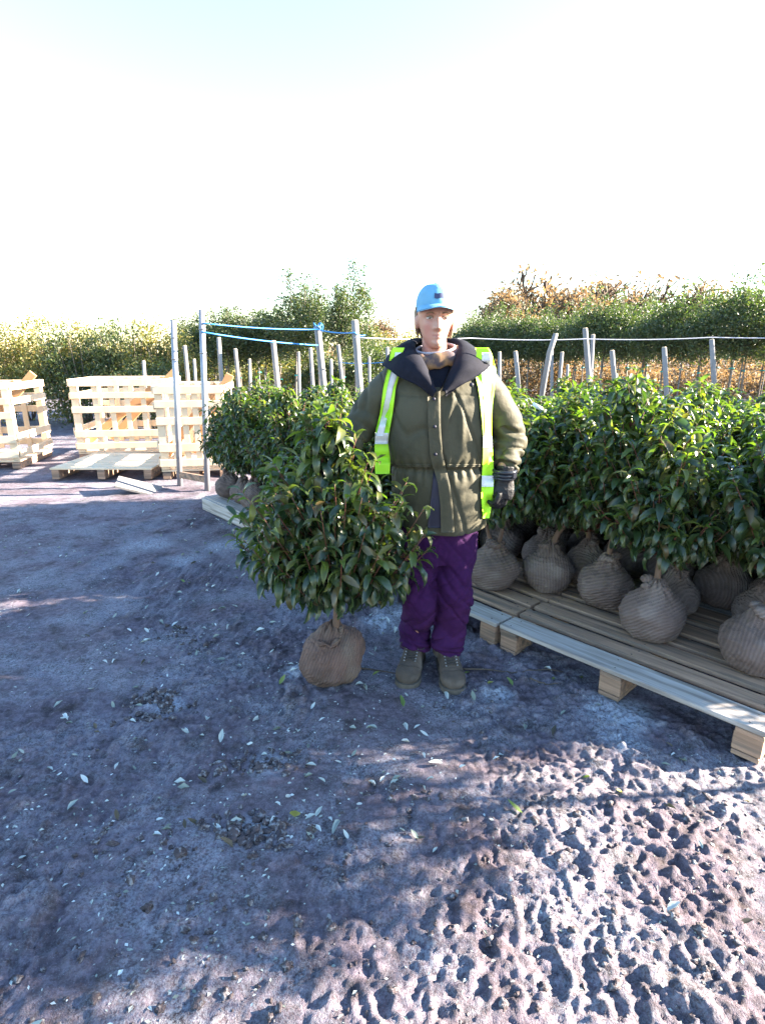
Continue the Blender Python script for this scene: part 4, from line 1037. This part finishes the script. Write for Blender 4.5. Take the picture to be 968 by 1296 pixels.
# ---- trousers
tp = [ringset([(.585, .236, PY, .165, .10, .11), (.70, .245, PY, .180, .115, .12), (.86, .245, PY, .178, .12, .12)], 48, 2.5)]
for A_, hx, kx in ((AN_L, .152, .168), (AN_R, .335, .335)):
    sgn = -1 if hx < .23 else 1
    tp.append(limb([(hx, PY, .80), (hx, PY, .62), (kx, PY - .012, .46), (kx + .006, PY + .015, .33), (A_[0], A_[1] - .012, .20), (A_[0], A_[1] - .012, .105)],
                   [.098, .092, (.076 if sgn < 0 else .088), (.068 if sgn < 0 else .078), (.062 if sgn < 0 else .072), (.058 if sgn < 0 else .068)], 32, 40, [.105, .100, .085, .080, .074, .070]))
V, F, N_ = union(tp, .0055, 6, .5)
kn_ = np.exp(-((V[:, 2] - .44) / .12) ** 2) * .6 + np.exp(-((V[:, 2] - .17) / .10) ** 2) * 1.2 + .22
side = np.sign(V[:, 0] - .243)
f1 = fbm(np.c_[V[:, 0] * 4.5 + side * 5, V[:, 1] * 4.5, V[:, 2] * 13 + V[:, 0] * side * 9], 2, 31) - .9 * crease(np.c_[V[:, 0] * 3.6 + side * 5, V[:, 1] * 3.6, V[:, 2] * 10 + V[:, 0] * side * 12], 36, .10)
f2 = fbm(np.c_[V[:, 0] * 7 + side * 3, V[:, 1] * 7, V[:, 2] * 24 - V[:, 0] * side * 10], 2, 33) - .7 * crease(np.c_[V[:, 0] * 5 + side * 3, V[:, 1] * 5, V[:, 2] * 14 - V[:, 0] * side * 16], 34, .12)
f3 = fbm(np.c_[V[:, 0] * 9, V[:, 1] * 9, V[:, 2] * 4], 3, 35)
V = V + N_ * (kn_ * (f1 * .017 + f2 * .011) + f3 * .009)[:, None]
# crisp bunched cuffs
V = V + N_ * (np.exp(-((V[:, 2] - .13) / .035) ** 2) * .006 * np.sin(V[:, 2] * 210 + 6 * V[:, 0] * 8))[:, None]
trousers = put('trousers', V, F, M['purple'], person)
# ---- jacket
jt = [ringset([(.765, .262, PY, .202, .150, .15), (.85, .256, PY, .206, .155, .155), (.98, .248, PY, .206, .155, .155), (1.035, .246, PY, .203, .148, .15), (1.09, .245, PY, .216, .165, .16), (1.20, .243, PY, .218, .168, .16), (1.30, .240, PY, .214, .160, .155),
               (1.37, .237, PY + .006, .200, .142, .14), (1.425, .232, PY + .012, .158, .112, .112), (1.47, .226, PY + .018, .105, .085, .085), (1.495, .222, PY + .02, .085, .075, .075)], 64, 2.25)]
jt.append(limb([SH_R + (-.06, 0, .01), SH_R, (SH_R + EL_R) / 2 + (.022, 0, .012), EL_R + (.012, 0, 0), (EL_R + WR_R) / 2 + (.008, 0, 0), WR_R + (0, 0, .012)], [.083, .081, .074, .075, .067, .056], 32, 40))
jt.append(limb([SH_L + (.06, 0, .01), SH_L, (SH_L + EL_L) / 2 + (-.012, 0, .012), EL_L, (EL_L + WR_L) / 2, WR_L + (.01, .02, .0)], [.083, .079, .072, .071, .061, .050], 32, 40))
V, F, N_ = union(jt, .0058, 8, .5)
def seg_t(V, a, b):
    ab = b - a; t = (V - a) @ ab / ab.dot(ab); d = np.linalg.norm(V - a - np.clip(t, 0, 1)[:, None] * ab, axis=1); return t, d
D = np.zeros(len(V))
armw = np.zeros(len(V))
for S, E_, W_ in ((SH_R, EL_R, WR_R), (SH_L, EL_L, WR_L)):
    t, d = seg_t(V, E_, W_); w = (d < .10) * np.clip((t + .35) / .5, 0, 1)
    D += w * (.012 * fbm(np.c_[t * 4.1 + 3, V[:, 0] * 5, V[:, 1] * 5], 2, 41) - .013 * crease(np.c_[t * 2.4 + V[:, 1] * 6, V[:, 0] * 5, V[:, 2] * 3], 43, .11) + .004 * np.sin(t * 19 + 5 * vnoise(V * 9, 42)))
    t2, d2 = seg_t(V, S, E_); w2 = (d2 < .105) * np.clip(t2 * 2, 0, 1) * np.clip((1.1 - t2) * 3, 0, 1); armw = np.maximum(armw, np.maximum(w, w2))
    D += w2 * (.013 * fbm(np.c_[t2 * 3.3 + V[:, 0] * 6, V[:, 1] * 6, V[:, 2] * 4], 2, 44) - .012 * crease(np.c_[t2 * 2.0 + V[:, 1] * 7, V[:, 0] * 6, V[:, 2] * 2], 46, .10))
tor = 1 - armw
low = np.clip((1.04 - V[:, 2]) / .05, 0, 1)
D += tor * .010 * fbm(np.c_[V[:, 0] * 7, V[:, 1] * 7, V[:, 2] * 3.2], 3, 47)
D += tor * (.006 * fbm(np.c_[V[:, 0] * 12 + V[:, 2] * 2.5, V[:, 1] * 6, V[:, 2] * 4 + 4], 2, 48) - .007 * crease(np.c_[V[:, 0] * 7 + V[:, 2] * 2.5, V[:, 1] * 5, V[:, 2] * 2.0 + 4], 50, .07)) 
an = np.arctan2(V[:, 1] - PY, V[:, 0] - .24)
cin = np.exp(-((V[:, 2] - 1.035) / .045) ** 2)
D += tor * cin * .005 * np.sin(an * 30 + 4 * vnoise(V * 7, 49)) - tor * .010 * np.exp(-((V[:, 2] - 1.035) / .011) ** 2)
# long creases running up to the right of the zip, catching the light
xr = V[:, 0] - (.325 - (V[:, 2] - 1.1) * .05)
D += tor * (V[:, 1] < PY) * .013 * np.exp(-(xr / .016) ** 2) * np.exp(-((V[:, 2] - 1.22) / .11) ** 2)
xr2 = V[:, 0] - (.262 + (V[:, 2] - 1.25) * .22)
D += tor * (V[:, 1] < PY) * .010 * np.exp(-(xr2 / .013) ** 2) * np.exp(-((V[:, 2] - 1.30) / .09) ** 2)
D -= tor * (V[:, 1] < PY) * .004 * np.exp(-((V[:, 2] - 1.335 - .05 * np.abs(V[:, 0] - .23)) / .006) ** 2) * (np.abs(V[:, 0] - .23) > .05)    # yoke seam
V = V + N_ * D[:, None]
V[:, 2] += np.where(V[:, 2] < .80, -.018 * np.sin((V[:, 0] - .10) * 8), 0)
jacket = put('jacket', V, F, M['olive'], person)
JB = BVHTree.FromPolygons([Vector(v) for v in V], F)
C0 = Vector((0, 0, CAM_H))
def on_jacket(px, py, off, fb=2.40):
    d = Vector(ray(px, py)).normalized(); h = JB.ray_cast(C0, d)
    if h[0] is None or h[0].y > 2.56: return None
    return np.array(h[0]) - np.array(d) * off
def ribbon(name, rows, m, parent, off=.006, thick=.004, nx=7, ny=40, flare=0.0, wav=0.0):
    """cloth band lying on the jacket: rows of (py, x_left, x_right) in the photograph, laid on the surface it touches"""
    rows = np.array(rows, float); ys = np.linspace(rows[0, 0], rows[-1, 0], ny)
    G = np.full((ny, nx, 3), np.nan)
    for i, y in enumerate(ys):
        xl, xr_ = np.interp(y, rows[:, 0], rows[:, 1]), np.interp(y, rows[:, 0], rows[:, 2])
        for j in range(nx):
            p = on_jacket(xl + (xr_ - xl) * j / (nx - 1), y, off + wav * (1 + math.sin(i * .5 + j * 1.3)) * .5)
            if p is not None: G[i, j] = p
    yy = G[:, :, 1]; med = np.nanmedian(yy) if np.isfinite(yy).any() else 2.4
    for i, y in enumerate(ys):
        xl, xr_ = np.interp(y, rows[:, 0], rows[:, 1]), np.interp(y, rows[:, 0], rows[:, 2])
        ok = np.isfinite(G[i, :, 1])
        for j in range(nx):
            if not ok[j]:
                if ok.any(): k = np.where(ok)[0][np.argmin(np.abs(np.where(ok)[0] - j))]; Yd = G[i, k, 1]
                else: Yd = med
                G[i, j] = at_y(xl + (xr_ - xl) * j / (nx - 1), y, Yd)
    Yg = G[:, :, 1].copy()                                            # let the cloth span small folds
    for it in range(3):
        Yp = np.pad(Yg, 1, mode='edge'); Yg = np.minimum(Yg, (Yp[:-2, 1:-1] + Yp[2:, 1:-1] + Yp[1:-1, :-2] + Yp[1:-1, 2:]) / 4)
    sc_ = Yg / G[:, :, 1]; G = C0_ + (G - C0_) * sc_[:, :, None]
    top = G.reshape(-1, 3); vd = (top - C0_); vd /= np.linalg.norm(vd, axis=1)[:, None]; bot = top + vd * thick; n = len(top)
    Fq = [f_[::-1] for f_ in grid_faces(ny, nx)] + [tuple(i + n for i in f_) for f_ in grid_faces(ny, nx)]
    for i in range(ny - 1):
        for c_ in (0, nx - 1): a_ = i * nx + c_; Fq.append((a_, a_ + nx, a_ + nx + n, a_ + n))
    for j in range(nx - 1):
        for r_ in (0, ny - 1): a_ = r_ * nx + j; Fq.append((a_, a_ + 1, a_ + 1 + n, a_ + n))
    return put(name, np.vstack([top, bot]), Fq, m, parent)
C0_ = np.array((0, 0, CAM_H))
# front: navy under-layer in the neck opening, placket, the open gap below
ribbon('fleece_front', [(464, 536, 570), (475, 540, 566), (492, 546, 558), (503, 549, 554)], M['navy'], person, off=.010, nx=12)
ribbon('placket', [(490, 541, 557), (540, 541.5, 557.5), (575, 544, 560), (592, 548, 564), (612, 554, 569), (640, 557, 573), (674, 558, 575)], M['olive'], jacket, off=.012, thick=.009, nx=6, ny=60, wav=.003)
ribbon('open_gap', [(596, 548.5, 553), (615, 547, 556), (640, 544, 559), (668, 541, 560)], M['lining'], jacket, off=.007, thick=.004, nx=6)
ribbon('waist_cord', [(587.5, 491, 545), (590.5, 491, 545)], M['olive'], jacket, off=.006, thick=.006, nx=40, ny=4)
ribbon('waist_cord', [(587.5, 565, 609), (590.5, 565, 609)], M['olive'], jacket, off=.006, thick=.006, nx=36, ny=4)
for k, y in enumerate((505, 540, 575)):
    c = on_jacket(549 + k, y, .018)
    if c is not None: MB().tube([c, c + (0, -.004, 0)], (.007, .006), 10).obj('snap', M['lining'], jacket)
# zip of the under-layer
zp = on_jacket(551, 452, .022); 
if zp is not None:
    z = MB(); z.tube([zp + (0, 0, .012), zp + (0, 0, -.004)], .003, 6); t = np.linspace(0, 6.28, 13); z.tube(np.c_[zp[0] + .005 * np.cos(t), zp[1] + t * 0, zp[2] - .012 + .007 * np.sin(t)], .0014, 5); z.obj('zip_pull', M['metal'], person)
# ---- collar
NC_ = np.array((.222, PY, 0))
inn = [(.010, -.168, 1.360), (.036, -.150, 1.425), (.062, -.112, 1.478), (.086, -.035, 1.522), (.074, .070, 1.556), (0, .112, 1.565)]
out = [(.026, -.186, 1.340), (.100, -.178, 1.392), (.190, -.120, 1.435), (.226, -.010, 1.462), (.165, .100, 1.475), (0, .150, 1.465)]
for s in (1, -1):
    A_ = spline(inn, 40); B_ = spline(out, 40); nu = 12; G = []
    for i in range(40):
        for j in range(nu):
            u = j / (nu - 1); p = A_[i] * (1 - u) + B_[i] * u; bl = math.sin(math.pi * u ** .7) * .030
            c = p - np.array((0, .01, 1.30)); c /= np.linalg.norm(c); G.append((p + c * bl) * np.array((s, 1, 1)))
    G = np.array(G); G = G + .007 * np.c_[fbm(G * 13 + s, 2, 61), fbm(G * 13 + s, 2, 62), fbm(G * 13 + s, 2, 63)]
    nrm = G - np.array((0, 0, 1.28)); nrm /= np.linalg.norm(nrm, axis=1)[:, None]; n = len(G); G2 = G - nrm * .012
    Fq = grid_faces(40, nu) + [tuple(i + n for i in f_[::-1]) for f_ in grid_faces(40, nu)]
    for i in range(39):
        for c_ in (0, nu - 1): a_ = i * nu + c_; Fq.append((a_, a_ + nu, a_ + nu + n, a_ + n))
    for j in range(nu - 1): Fq.append((j, j + 1, j + 1 + n, j + n))
    put('collar', np.vstack([G, G2]) + NC_, Fq, M['navy'], jacket)
    if s == 1:
        c = NC_ + np.array((.125, -.185, 1.385)); MB().tube([c, c + (0, -.008, .002)], (.009, .007), 12).obj('snap', M['lining'], jacket)
# ---- neck warmer
nw = []; nu, nv = 60, 26
for i in range(nv):
    ph = 2 * math.pi * i / nv
    for j in range(nu):
        a = 2 * math.pi * j / nu; fold = .004 * math.sin(a * 5 + 2 * math.sin(ph)) + .003 * math.sin(a * 11 + ph)
        rr = .083 + (.021 + fold) * math.cos(ph) + .012 * max(0, -math.sin(a)); zz = 1.492 + (.030 + fold) * math.sin(ph) + .018 * math.sin(a) + .008 * math.cos(a)
        nw.append((.220 + rr * math.cos(a) * 1.06, 2.462 + rr * math.sin(a), zz))
F_ = []
for i in range(nv):
    for j in range(nu):
        i2 = (i + 1) % nv; k = (j + 1) % nu; F_.append((i * nu + j, i * nu + k, i2 * nu + k, i2 * nu + j))
neckw = put('neck_warmer', nw, F_, M['gaiter'], person)
t = np.linspace(0, 2 * math.pi, 41); m = MB(); m.tube(np.c_[.220 + .080 * np.cos(t), 2.462 + .078 * np.sin(t) - .008 * np.clip(-np.sin(t), 0, 1), 1.523 + .018 * np.sin(t) + .008 * np.cos(t)], .0055, 8); m.obj('trim', M['gaiter_in'], neckw)
# ---- hi-vis vest
LROW = [(440, 497, 512), (447, 494, 509), (469, 490, 507), (490, 485, 501), (523, 481, 497), (544, 475.5, 493), (560, 474, 491), (582, 474, 494), (600, 475, 493)]
RROW = [(440, 601, 618), (447, 603, 622), (469, 600, 628), (490, 605, 626), (512, 608, 623), (533, 610, 622), (555, 611.5, 622), (582, 611, 624), (609, 609, 625), (634, 609, 623), (656, 611, 619)]
ves = ribbon('vest', LROW, M['hivis'], person, off=.014, thick=.004, nx=8, ny=60, wav=.006)
v2 = ribbon('vest_panel', RROW, M['hivis'], ves, off=.014, thick=.004, nx=8, ny=70, wav=.006)
ribbon('reflective_tape', [(446, 500, 508), (469, 495, 505), (490, 490, 497.5), (523, 484, 491.5), (548, 477, 486), (552, 476, 485.5)], M['tape'], ves, off=.022, thick=.003, nx=5)
ribbon('reflective_tape', [(548, 475, 492), (562, 474.3, 490.7)], M['tape'], ves, off=.023, thick=.003, nx=6, ny=8)
ribbon('reflective_tape', [(588, 474.3, 493.6), (599, 475.2, 492.8)], M['tape'], ves, off=.022, thick=.003, nx=6, ny=8)
ribbon('reflective_tape', [(446, 610, 621), (469, 609, 624), (490, 611.5, 621), (512, 613, 619), (550, 614, 619.5)], M['tape'], ves, off=.022, thick=.003, nx=5)
ribbon('reflective_tape', [(552, 611.8, 622.2), (566, 611.3, 623)], M['tape'], ves, off=.023, thick=.003, nx=6, ny=8)
ribbon('reflective_tape', [(602, 609.5, 624.5), (616, 609.2, 624.2)], M['tape'], ves, off=.023, thick=.003, nx=6, ny=8)
def lay(name, xs, ys_, fn, m, parent, nu=14, nv=26):                 # back and shoulder cloth
    G = []
    for v in np.linspace(*ys_, nv):
        for u in np.linspace(*xs, nu): G.append(fn(u, v))
    put(name, np.array(G), grid_faces(nv, nu), m, parent)
def back(u, v):
    h = JB.ray_cast(Vector((u, 4, v)), Vector((0, -1, 0))); y = h[0].y if h[0] is not None else PY + .1
    return (u, max(y, PY + .06) + .008, v)
lay('vest_back', (.06, .42), (.86, 1.42), back, M['hivis'], ves)
for x0, x1 in ((.05, .115), (.355, .42)):
    def top(u, v):
        h = JB.ray_cast(Vector((u, v, 3)), Vector((0, 0, -1))); z = h[0].z if h[0] is not None else 1.4
        return (u, v, z + .009)
    lay('vest_shoulder', (x0, x1), (PY - .03, PY + .10), top, M['hivis'], ves, 6, 14)
# ---- gloves
def glove(W0, dirv, palm_n, thumb_dir, curl, name, cuff_dir, spread=.016, side=1, grip=None):
    d = np.array(dirv, float); d /= np.linalg.norm(d); n = np.array(palm_n, float); n -= d * n.dot(d); n /= np.linalg.norm(n); w = np.cross(d, n) * side
    P = lambda a, b, c: W0 + d * a + w * b + n * c
    parts = [limb([P(-.045, 0, 0), P(0, 0, 0), P(.03, 0, 0), P(.065, 0, .002), P(.092, 0, .006)], [.040, .034, .022, .021, .016], 20, 20, [.042, .036, .042, .047, .042])]
    for i, (b, L) in enumerate(((-.033, .070), (-.011, .080), (.011, .075), (.032, .060))):
        c = curl[i]; pts = [P(.07, b * .9, .003)]; a = 0.0; pos = np.array((.090, b, .005)); 
        pts.append(P(*pos))
        for k, f_ in enumerate((.45, .32, .23)):
            a += c * (0.55, .9, .6)[k]; pos = pos + np.array((math.cos(a) * L * f_, (b * .12) * f_, math.sin(a) * L * f_)); pts.append(P(*pos))
        parts.append(limb(pts, [.0115, .0118, .0112, .0105, .0085], 12, 22))
    tdir = np.array(thumb_dir, float)
    tp_ = [P(.015, -.028, .006), P(.040, -.045, .014), P(.068, -.052, .026), P(.092, -.046, .034 + .01 * tdir[2])]
    parts.append(limb(tp_, [.018, .0150, .0135, .010], 12, 20))
    V, F, N_ = union(parts, .0034, 2, .4)
    V = V + N_ * (.0016 * ridged(V * 42, 71))[:, None]
    return put(name, V, F, M['glove'], person), P
gr, PR = glove(WR_R + np.array((.004, -.012, -.028)), (-.08, -.20, -1.0), (-.62, .62, -.05), (0, 0, 0), (.75, .85, .95, 1.0), 'glove', None, side=-1)
gl, PL = glove(WR_L + np.array((-.012, -.028, -.012)), (-.42, -.75, -.30), (-.55, .45, -.40), (0, 0, 0), (1.0, 1.05, 1.1, 1.15), 'glove', None, side=1)
cv = MB(); t = np.linspace(0, 2 * math.pi, 25); c0_ = WR_R + np.array((.002, -.006, -.004))
for k, (dz, rr) in enumerate(((0.006, .047), (-.010, .046), (-.024, .044))):
    cv.tube(np.c_[c0_[0] + rr * np.cos(t), c0_[1] - dz * .2 + rr * 1.02 * np.sin(t), c0_[2] + dz + .004 * np.sin(t)], .0085, 8)
cv.obj('cuff_strap', M['watch'], gr)
m = MB().box(c0_ + np.array((.034, -.036, -.008)), (.030, .014, .032), np.array(Matrix.Rotation(R(42), 3, 'Z')), bevel=.004); m.obj('cuff_buckle', M['watch'], gr, False)
# ---- boots
def boot(A_, yaw, name):
    Mz = np.array(Matrix.Rotation(yaw, 3, 'Z')); root = None
    st = [(-.085, .030, .052, .020, .085), (-.070, .040, .062, .016, .10), (-.03, .043, .075, .014, .13), (.02, .043, .075, .014, .135), (.06, .043, .062, .013, .105), (.10, .048, .052, .013, .085), (.14, .051, .045, .013, .074), (.17, .048, .040, .014, .066), (.192, .036, .032, .017, .055), (.203, .016, .022, .022, .040)]
    S = spline(st, 40); n = 28; V = []
    for (yf, w, _, zb, zt) in S:
        for j in range(n):
            a = 2 * math.pi * j / n; c, s = math.cos(a), math.sin(a); c = math.copysign(abs(c) ** .75, c); s2 = math.copysign(abs(s) ** .8, s)
            V.append((w * c, -yf, (zb + zt) / 2 + (zt - zb) / 2 * s2))
    F = grid_faces(40, n, True); F.append(tuple(range(n - 1, -1, -1))); F.append(tuple(39 * n + j for j in range(n)))
    sh = limb([(0, .035, .06), (0, .03, .12), (0, .04, .20)], [.050, .050, .052], 24, 14, [.058, .056, .056])
    V, F, N_ = union([(np.array(V), F), sh], .005, 3, .4)
    V = V + N_ * (.0022 * ridged(V * 26, 81) + .002 * fbm(V * 30, 2, 82) - .0025 * np.exp(-((V[:, 1] + .125) / .004) ** 2) * (V[:, 2] > .03))[:, None]
    o0 = A_ * (1, 1, 0) + np.array((0, 0, .004))
    V = V * (1.14, 1.10, 1.10); b = put(name, V @ Mz.T + o0, F, M['boot'], person)
    so_ = MB(); prof = [(-.092, .020), (-.088, .034), (-.06, .043), (0, .043), (.05, .043), (.10, .050), (.145, .054), (.18, .049), (.203, .034), (.211, .014)]
    L = [(w, -y) for y, w in prof] + [(-w, -y) for y, w in prof[::-1]]; nL = len(L)
    Vs = [(x, y, 0) for x, y in L] + [(x * 1.0, y * 1.0, .024) for x, y in L]
    so_.add((np.array(Vs) * (1.14, 1.10, 1.0)) @ Mz.T + o0, [tuple(range(nL))[::-1], tuple(range(nL, 2 * nL))] + [(i, (i + 1) % nL, (i + 1) % nL + nL, i + nL) for i in range(nL)])
    so_.obj('sole', M['sole'], b, False)
    BB = BVHTree.FromPolygons([Vector(v) for v in V], F); lc = MB(); ey = MB()
    def onb(x, y, up=.002):
        h = BB.ray_cast(Vector((x, y, .5)), Vector((0, 0, -1))); z = h[0].z if h[0] is not None else .1
        return np.array((x, y, z + up))
    ys_l = [-.045 - .0165 * k for k in range(6)]
    for k in range(5):
        for sg in (-1, 1):
            pts = np.array([onb(sg * .024 * (1 - 2 * u), ys_l[k] + (ys_l[k + 1] - ys_l[k]) * u, .003) for u in np.linspace(0, 1, 7)]); lc.tube(pts @ Mz.T + o0, .0032, 6)
    for yy in ys_l:
        for sg in (-1, 1):
            p = onb(sg * .026, yy, .001); ey.tube(np.array([p, p + (0, 0, .004)]) @ Mz.T + o0, .0045, 8)
    for sg in (-1, 1):
        t = np.linspace(0, 2 * math.pi, 14); c_ = onb(sg * .022, -.052, .006)
        lc.tube(np.c_[c_[0] + sg * .018 + sg * .020 * np.cos(t), c_[1] - .012 * np.sin(t), c_[2] + .004 - .010 * np.sin(t) * 1.0 - .004] @ Mz.T + o0, .0026, 5)
    ey.obj('eyelets', M['metal'], b)
    for (y0, z0, rx_, ry_) in ((.044, .150, .064, .068),):
        t = np.linspace(0, 2 * math.pi, 25); cl = MB(); cl.tube(np.c_[rx_ * np.cos(t), y0 + ry_ * np.sin(t), z0 + .012 * np.sin(t)] @ Mz.T + o0, .011, 8); cl.obj('padded_collar', M['sole'], b)
    tc_ = MB(); pts = np.array([onb(x, -.150 - .010 * math.cos(x * 28), .0005) for x in np.linspace(-.052, .052, 13)]); tc_.tube(pts @ Mz.T + o0, .0022, 6); tc_.obj('toe_seam', M['lace'], b)
    lc.obj('lace', M['lace'], b)
boot(AN_L, R(-13), 'boot'); boot(AN_R, R(3), 'boot')

# ------------------------------------------------------------------ litter on the yard
def curled(seed, L=1.0):
    g = np.random.default_rng(seed); V, F = leaf_geo(g.uniform(-.7, 1.3), g.uniform(.08, .22), g.uniform(.13, .21), g.uniform(0, .06)); V = V.copy()
    V[:, 0] -= .5; V[:, 2] -= V[:, 2].min(); return V, F
LIT = {}
for mk in ('frostleaf', 'greenleaf', 'darkleaf'):
    LIT[mk] = [new_mesh('fallen_leaf', *curled(900 + k), M[mk]) for k in range(5)]
LL = {'frostleaf': ('pale frosted leaf lying on the frozen mud', 'frosted leaves fallen on the yard'), 'greenleaf': ('yellow green leaf lying on the bare mud', 'yellow green leaves fallen on the yard'), 'darkleaf': ('dark brown leaf lying on the bare mud', 'brown leaves fallen on the yard')}
g = np.random.default_rng(12)
def litter(x, y, mk, L, yaw=None):
    me = LIT[mk][int(g.integers(0, 5))]; o = bpy.data.objects.new('fallen_leaf', me); COL.objects.link(o)
    o.location = (x, y, gz1(x, y) + .001); o.scale = (L, L, L); o.rotation_euler = (g.normal(0, .14), g.normal(0, .10), g.uniform(0, 6.28) if yaw is None else yaw)
    tag(o, LL[mk][0], 'leaf', LL[mk][1])
PXF = [(62, 60), (236, 926), (256, 935), (281, 934), (318, 945), (335, 957), (364, 958), (325, 912), (262, 912), (303, 842), (308, 832), (280, 834), (229, 995), (234, 1002), (407, 990), (394, 972), (376, 930), (351, 928), (408, 912), (447, 927), (470, 925), (449, 955), (428, 965),
       (513, 922), (528, 921), (565, 883), (663, 925), (632, 955), (628, 963), (585, 972), (551, 970), (484, 988), (662, 828), (693, 850), (275, 1050), (300, 1045), (345, 1040), (400, 1052), (425, 1048), (437, 1060), (200, 1060), (382, 845), (372, 852), (368, 842),
       (395, 868), (205, 680), (232, 705), (195, 640), (250, 702), (262, 745), (285, 752), (240, 742), (200, 730), (228, 755), (297, 770), (300, 815), (345, 830), (260, 690), (310, 700), (300, 735), (330, 800), (345, 790), (180, 725), (186, 800), (205, 790), (185, 812), (222, 790),
       (290, 665), (275, 660), (240, 660), (215, 655), (470, 780), (490, 790), (455, 775), (478, 770), (500, 800), (475, 822), (462, 872), (455, 868), (598, 890), (600, 880), (712, 905)]
for (px, py) in PXF[1:]:
    p = on_z(px, py); litter(p[0], p[1], 'frostleaf', float(g.uniform(.028, .062)))
n = 0
while n < 200:
    y = g.uniform(0.8, 5.5); x = g.uniform(-.86, .72) * (y + .55)
    q_ = y - COTAZ * x
    if (x - ORG[0]) * NV[0] + (y - ORG[1]) * NV[1] > -.05 or (q_ < 1.55 and g.random() < .6): continue
    if x > .25 and g.random() < .5: continue
    if vnoise(np.array([[x * 1.7, y * 1.7, 0]]), 77)[0] + .2 * g.normal() < -.05: continue
    litter(x, y, 'frostleaf', float(g.uniform(.02, .05))); n += 1
for (px, py, L) in ((508, 892, .06), (644, 866, .05), (742, 988, .05), (648, 1032, .065), (735, 858, .045), (372, 1040, .09), (358, 862, .055), (232, 738, .05), (700, 862, .04), (590, 858, .035), (620, 868, .04), (782, 1004, .04), (476, 855, .04)):
    p = on_z(px, py); litter(p[0], p[1], 'greenleaf', L)
for k in range(40):
    y = g.uniform(.8, 4.2); x = g.uniform(-.8, .6) * (y + .5)
    if (x - ORG[0]) * NV[0] + (y - ORG[1]) * NV[1] > -.05: continue
    litter(x, y, 'darkleaf', float(g.uniform(.025, .055)))
def twig(pts, r, lab):
    P = np.array([on_z(*p) for p in pts]); P[:, 2] = ground_z(P[:, 0], P[:, 1]) + r + .002
    P = spline(P, 24); P[:, 2] = np.maximum(P[:, 2], ground_z(P[:, 0], P[:, 1]) + r * .6)
    tag(MB().tube(P, np.linspace(r, r * .5, 24), 6).obj('fallen_twig', M['twig']), lab, 'twig')
twig([(585, 854), (620, 851), (650, 852), (690, 851), (712, 854)], .004, 'long dry twig lying between the boot and the pallet')
twig([(670, 862), (690, 867), (706, 869)], .004, 'short dry twig lying before the pallet block')
twig([(455, 848), (480, 851), (505, 856)], .0045, 'dark twig lying between the held root ball and the boots')

fl = MB(); g = np.random.default_rng(33); fp = []
while len(fp) < 2000:
    y = g.uniform(0.8, 6.0); x = g.uniform(-.86, .80) * (y + .55)
    if (x - ORG[0]) * NV[0] + (y - ORG[1]) * NV[1] > -.03: continue
    if vnoise(np.array([[x * 2.2, y * 2.2, 0]]), 91)[0] + .25 * g.normal() < .0: continue
    fp.append((x, y))
fz = ground_z([p[0] for p in fp], [p[1] for p in fp])
for (x, y), z in zip(fp, fz):
    s = g.uniform(.003, .009); a = g.uniform(0, 6.28); c_, s_ = math.cos(a) * s, math.sin(a) * s; w = g.uniform(.25, .7); t_ = g.uniform(0, .6) * s
    fl.add([(x - c_, y - s_, z + .002), (x - s_ * w, y + c_ * w, z + .002 + t_), (x + c_, y + s_, z + .003), (x + s_ * w, y - c_ * w, z + .004)], [(0, 3, 2, 1)])
tag(fl.obj('frosted_leaf_scraps', M['frostleaf'], None, False), 'scraps of frosted leaf scattered over the yard', 'leaf litter', kind='stuff')
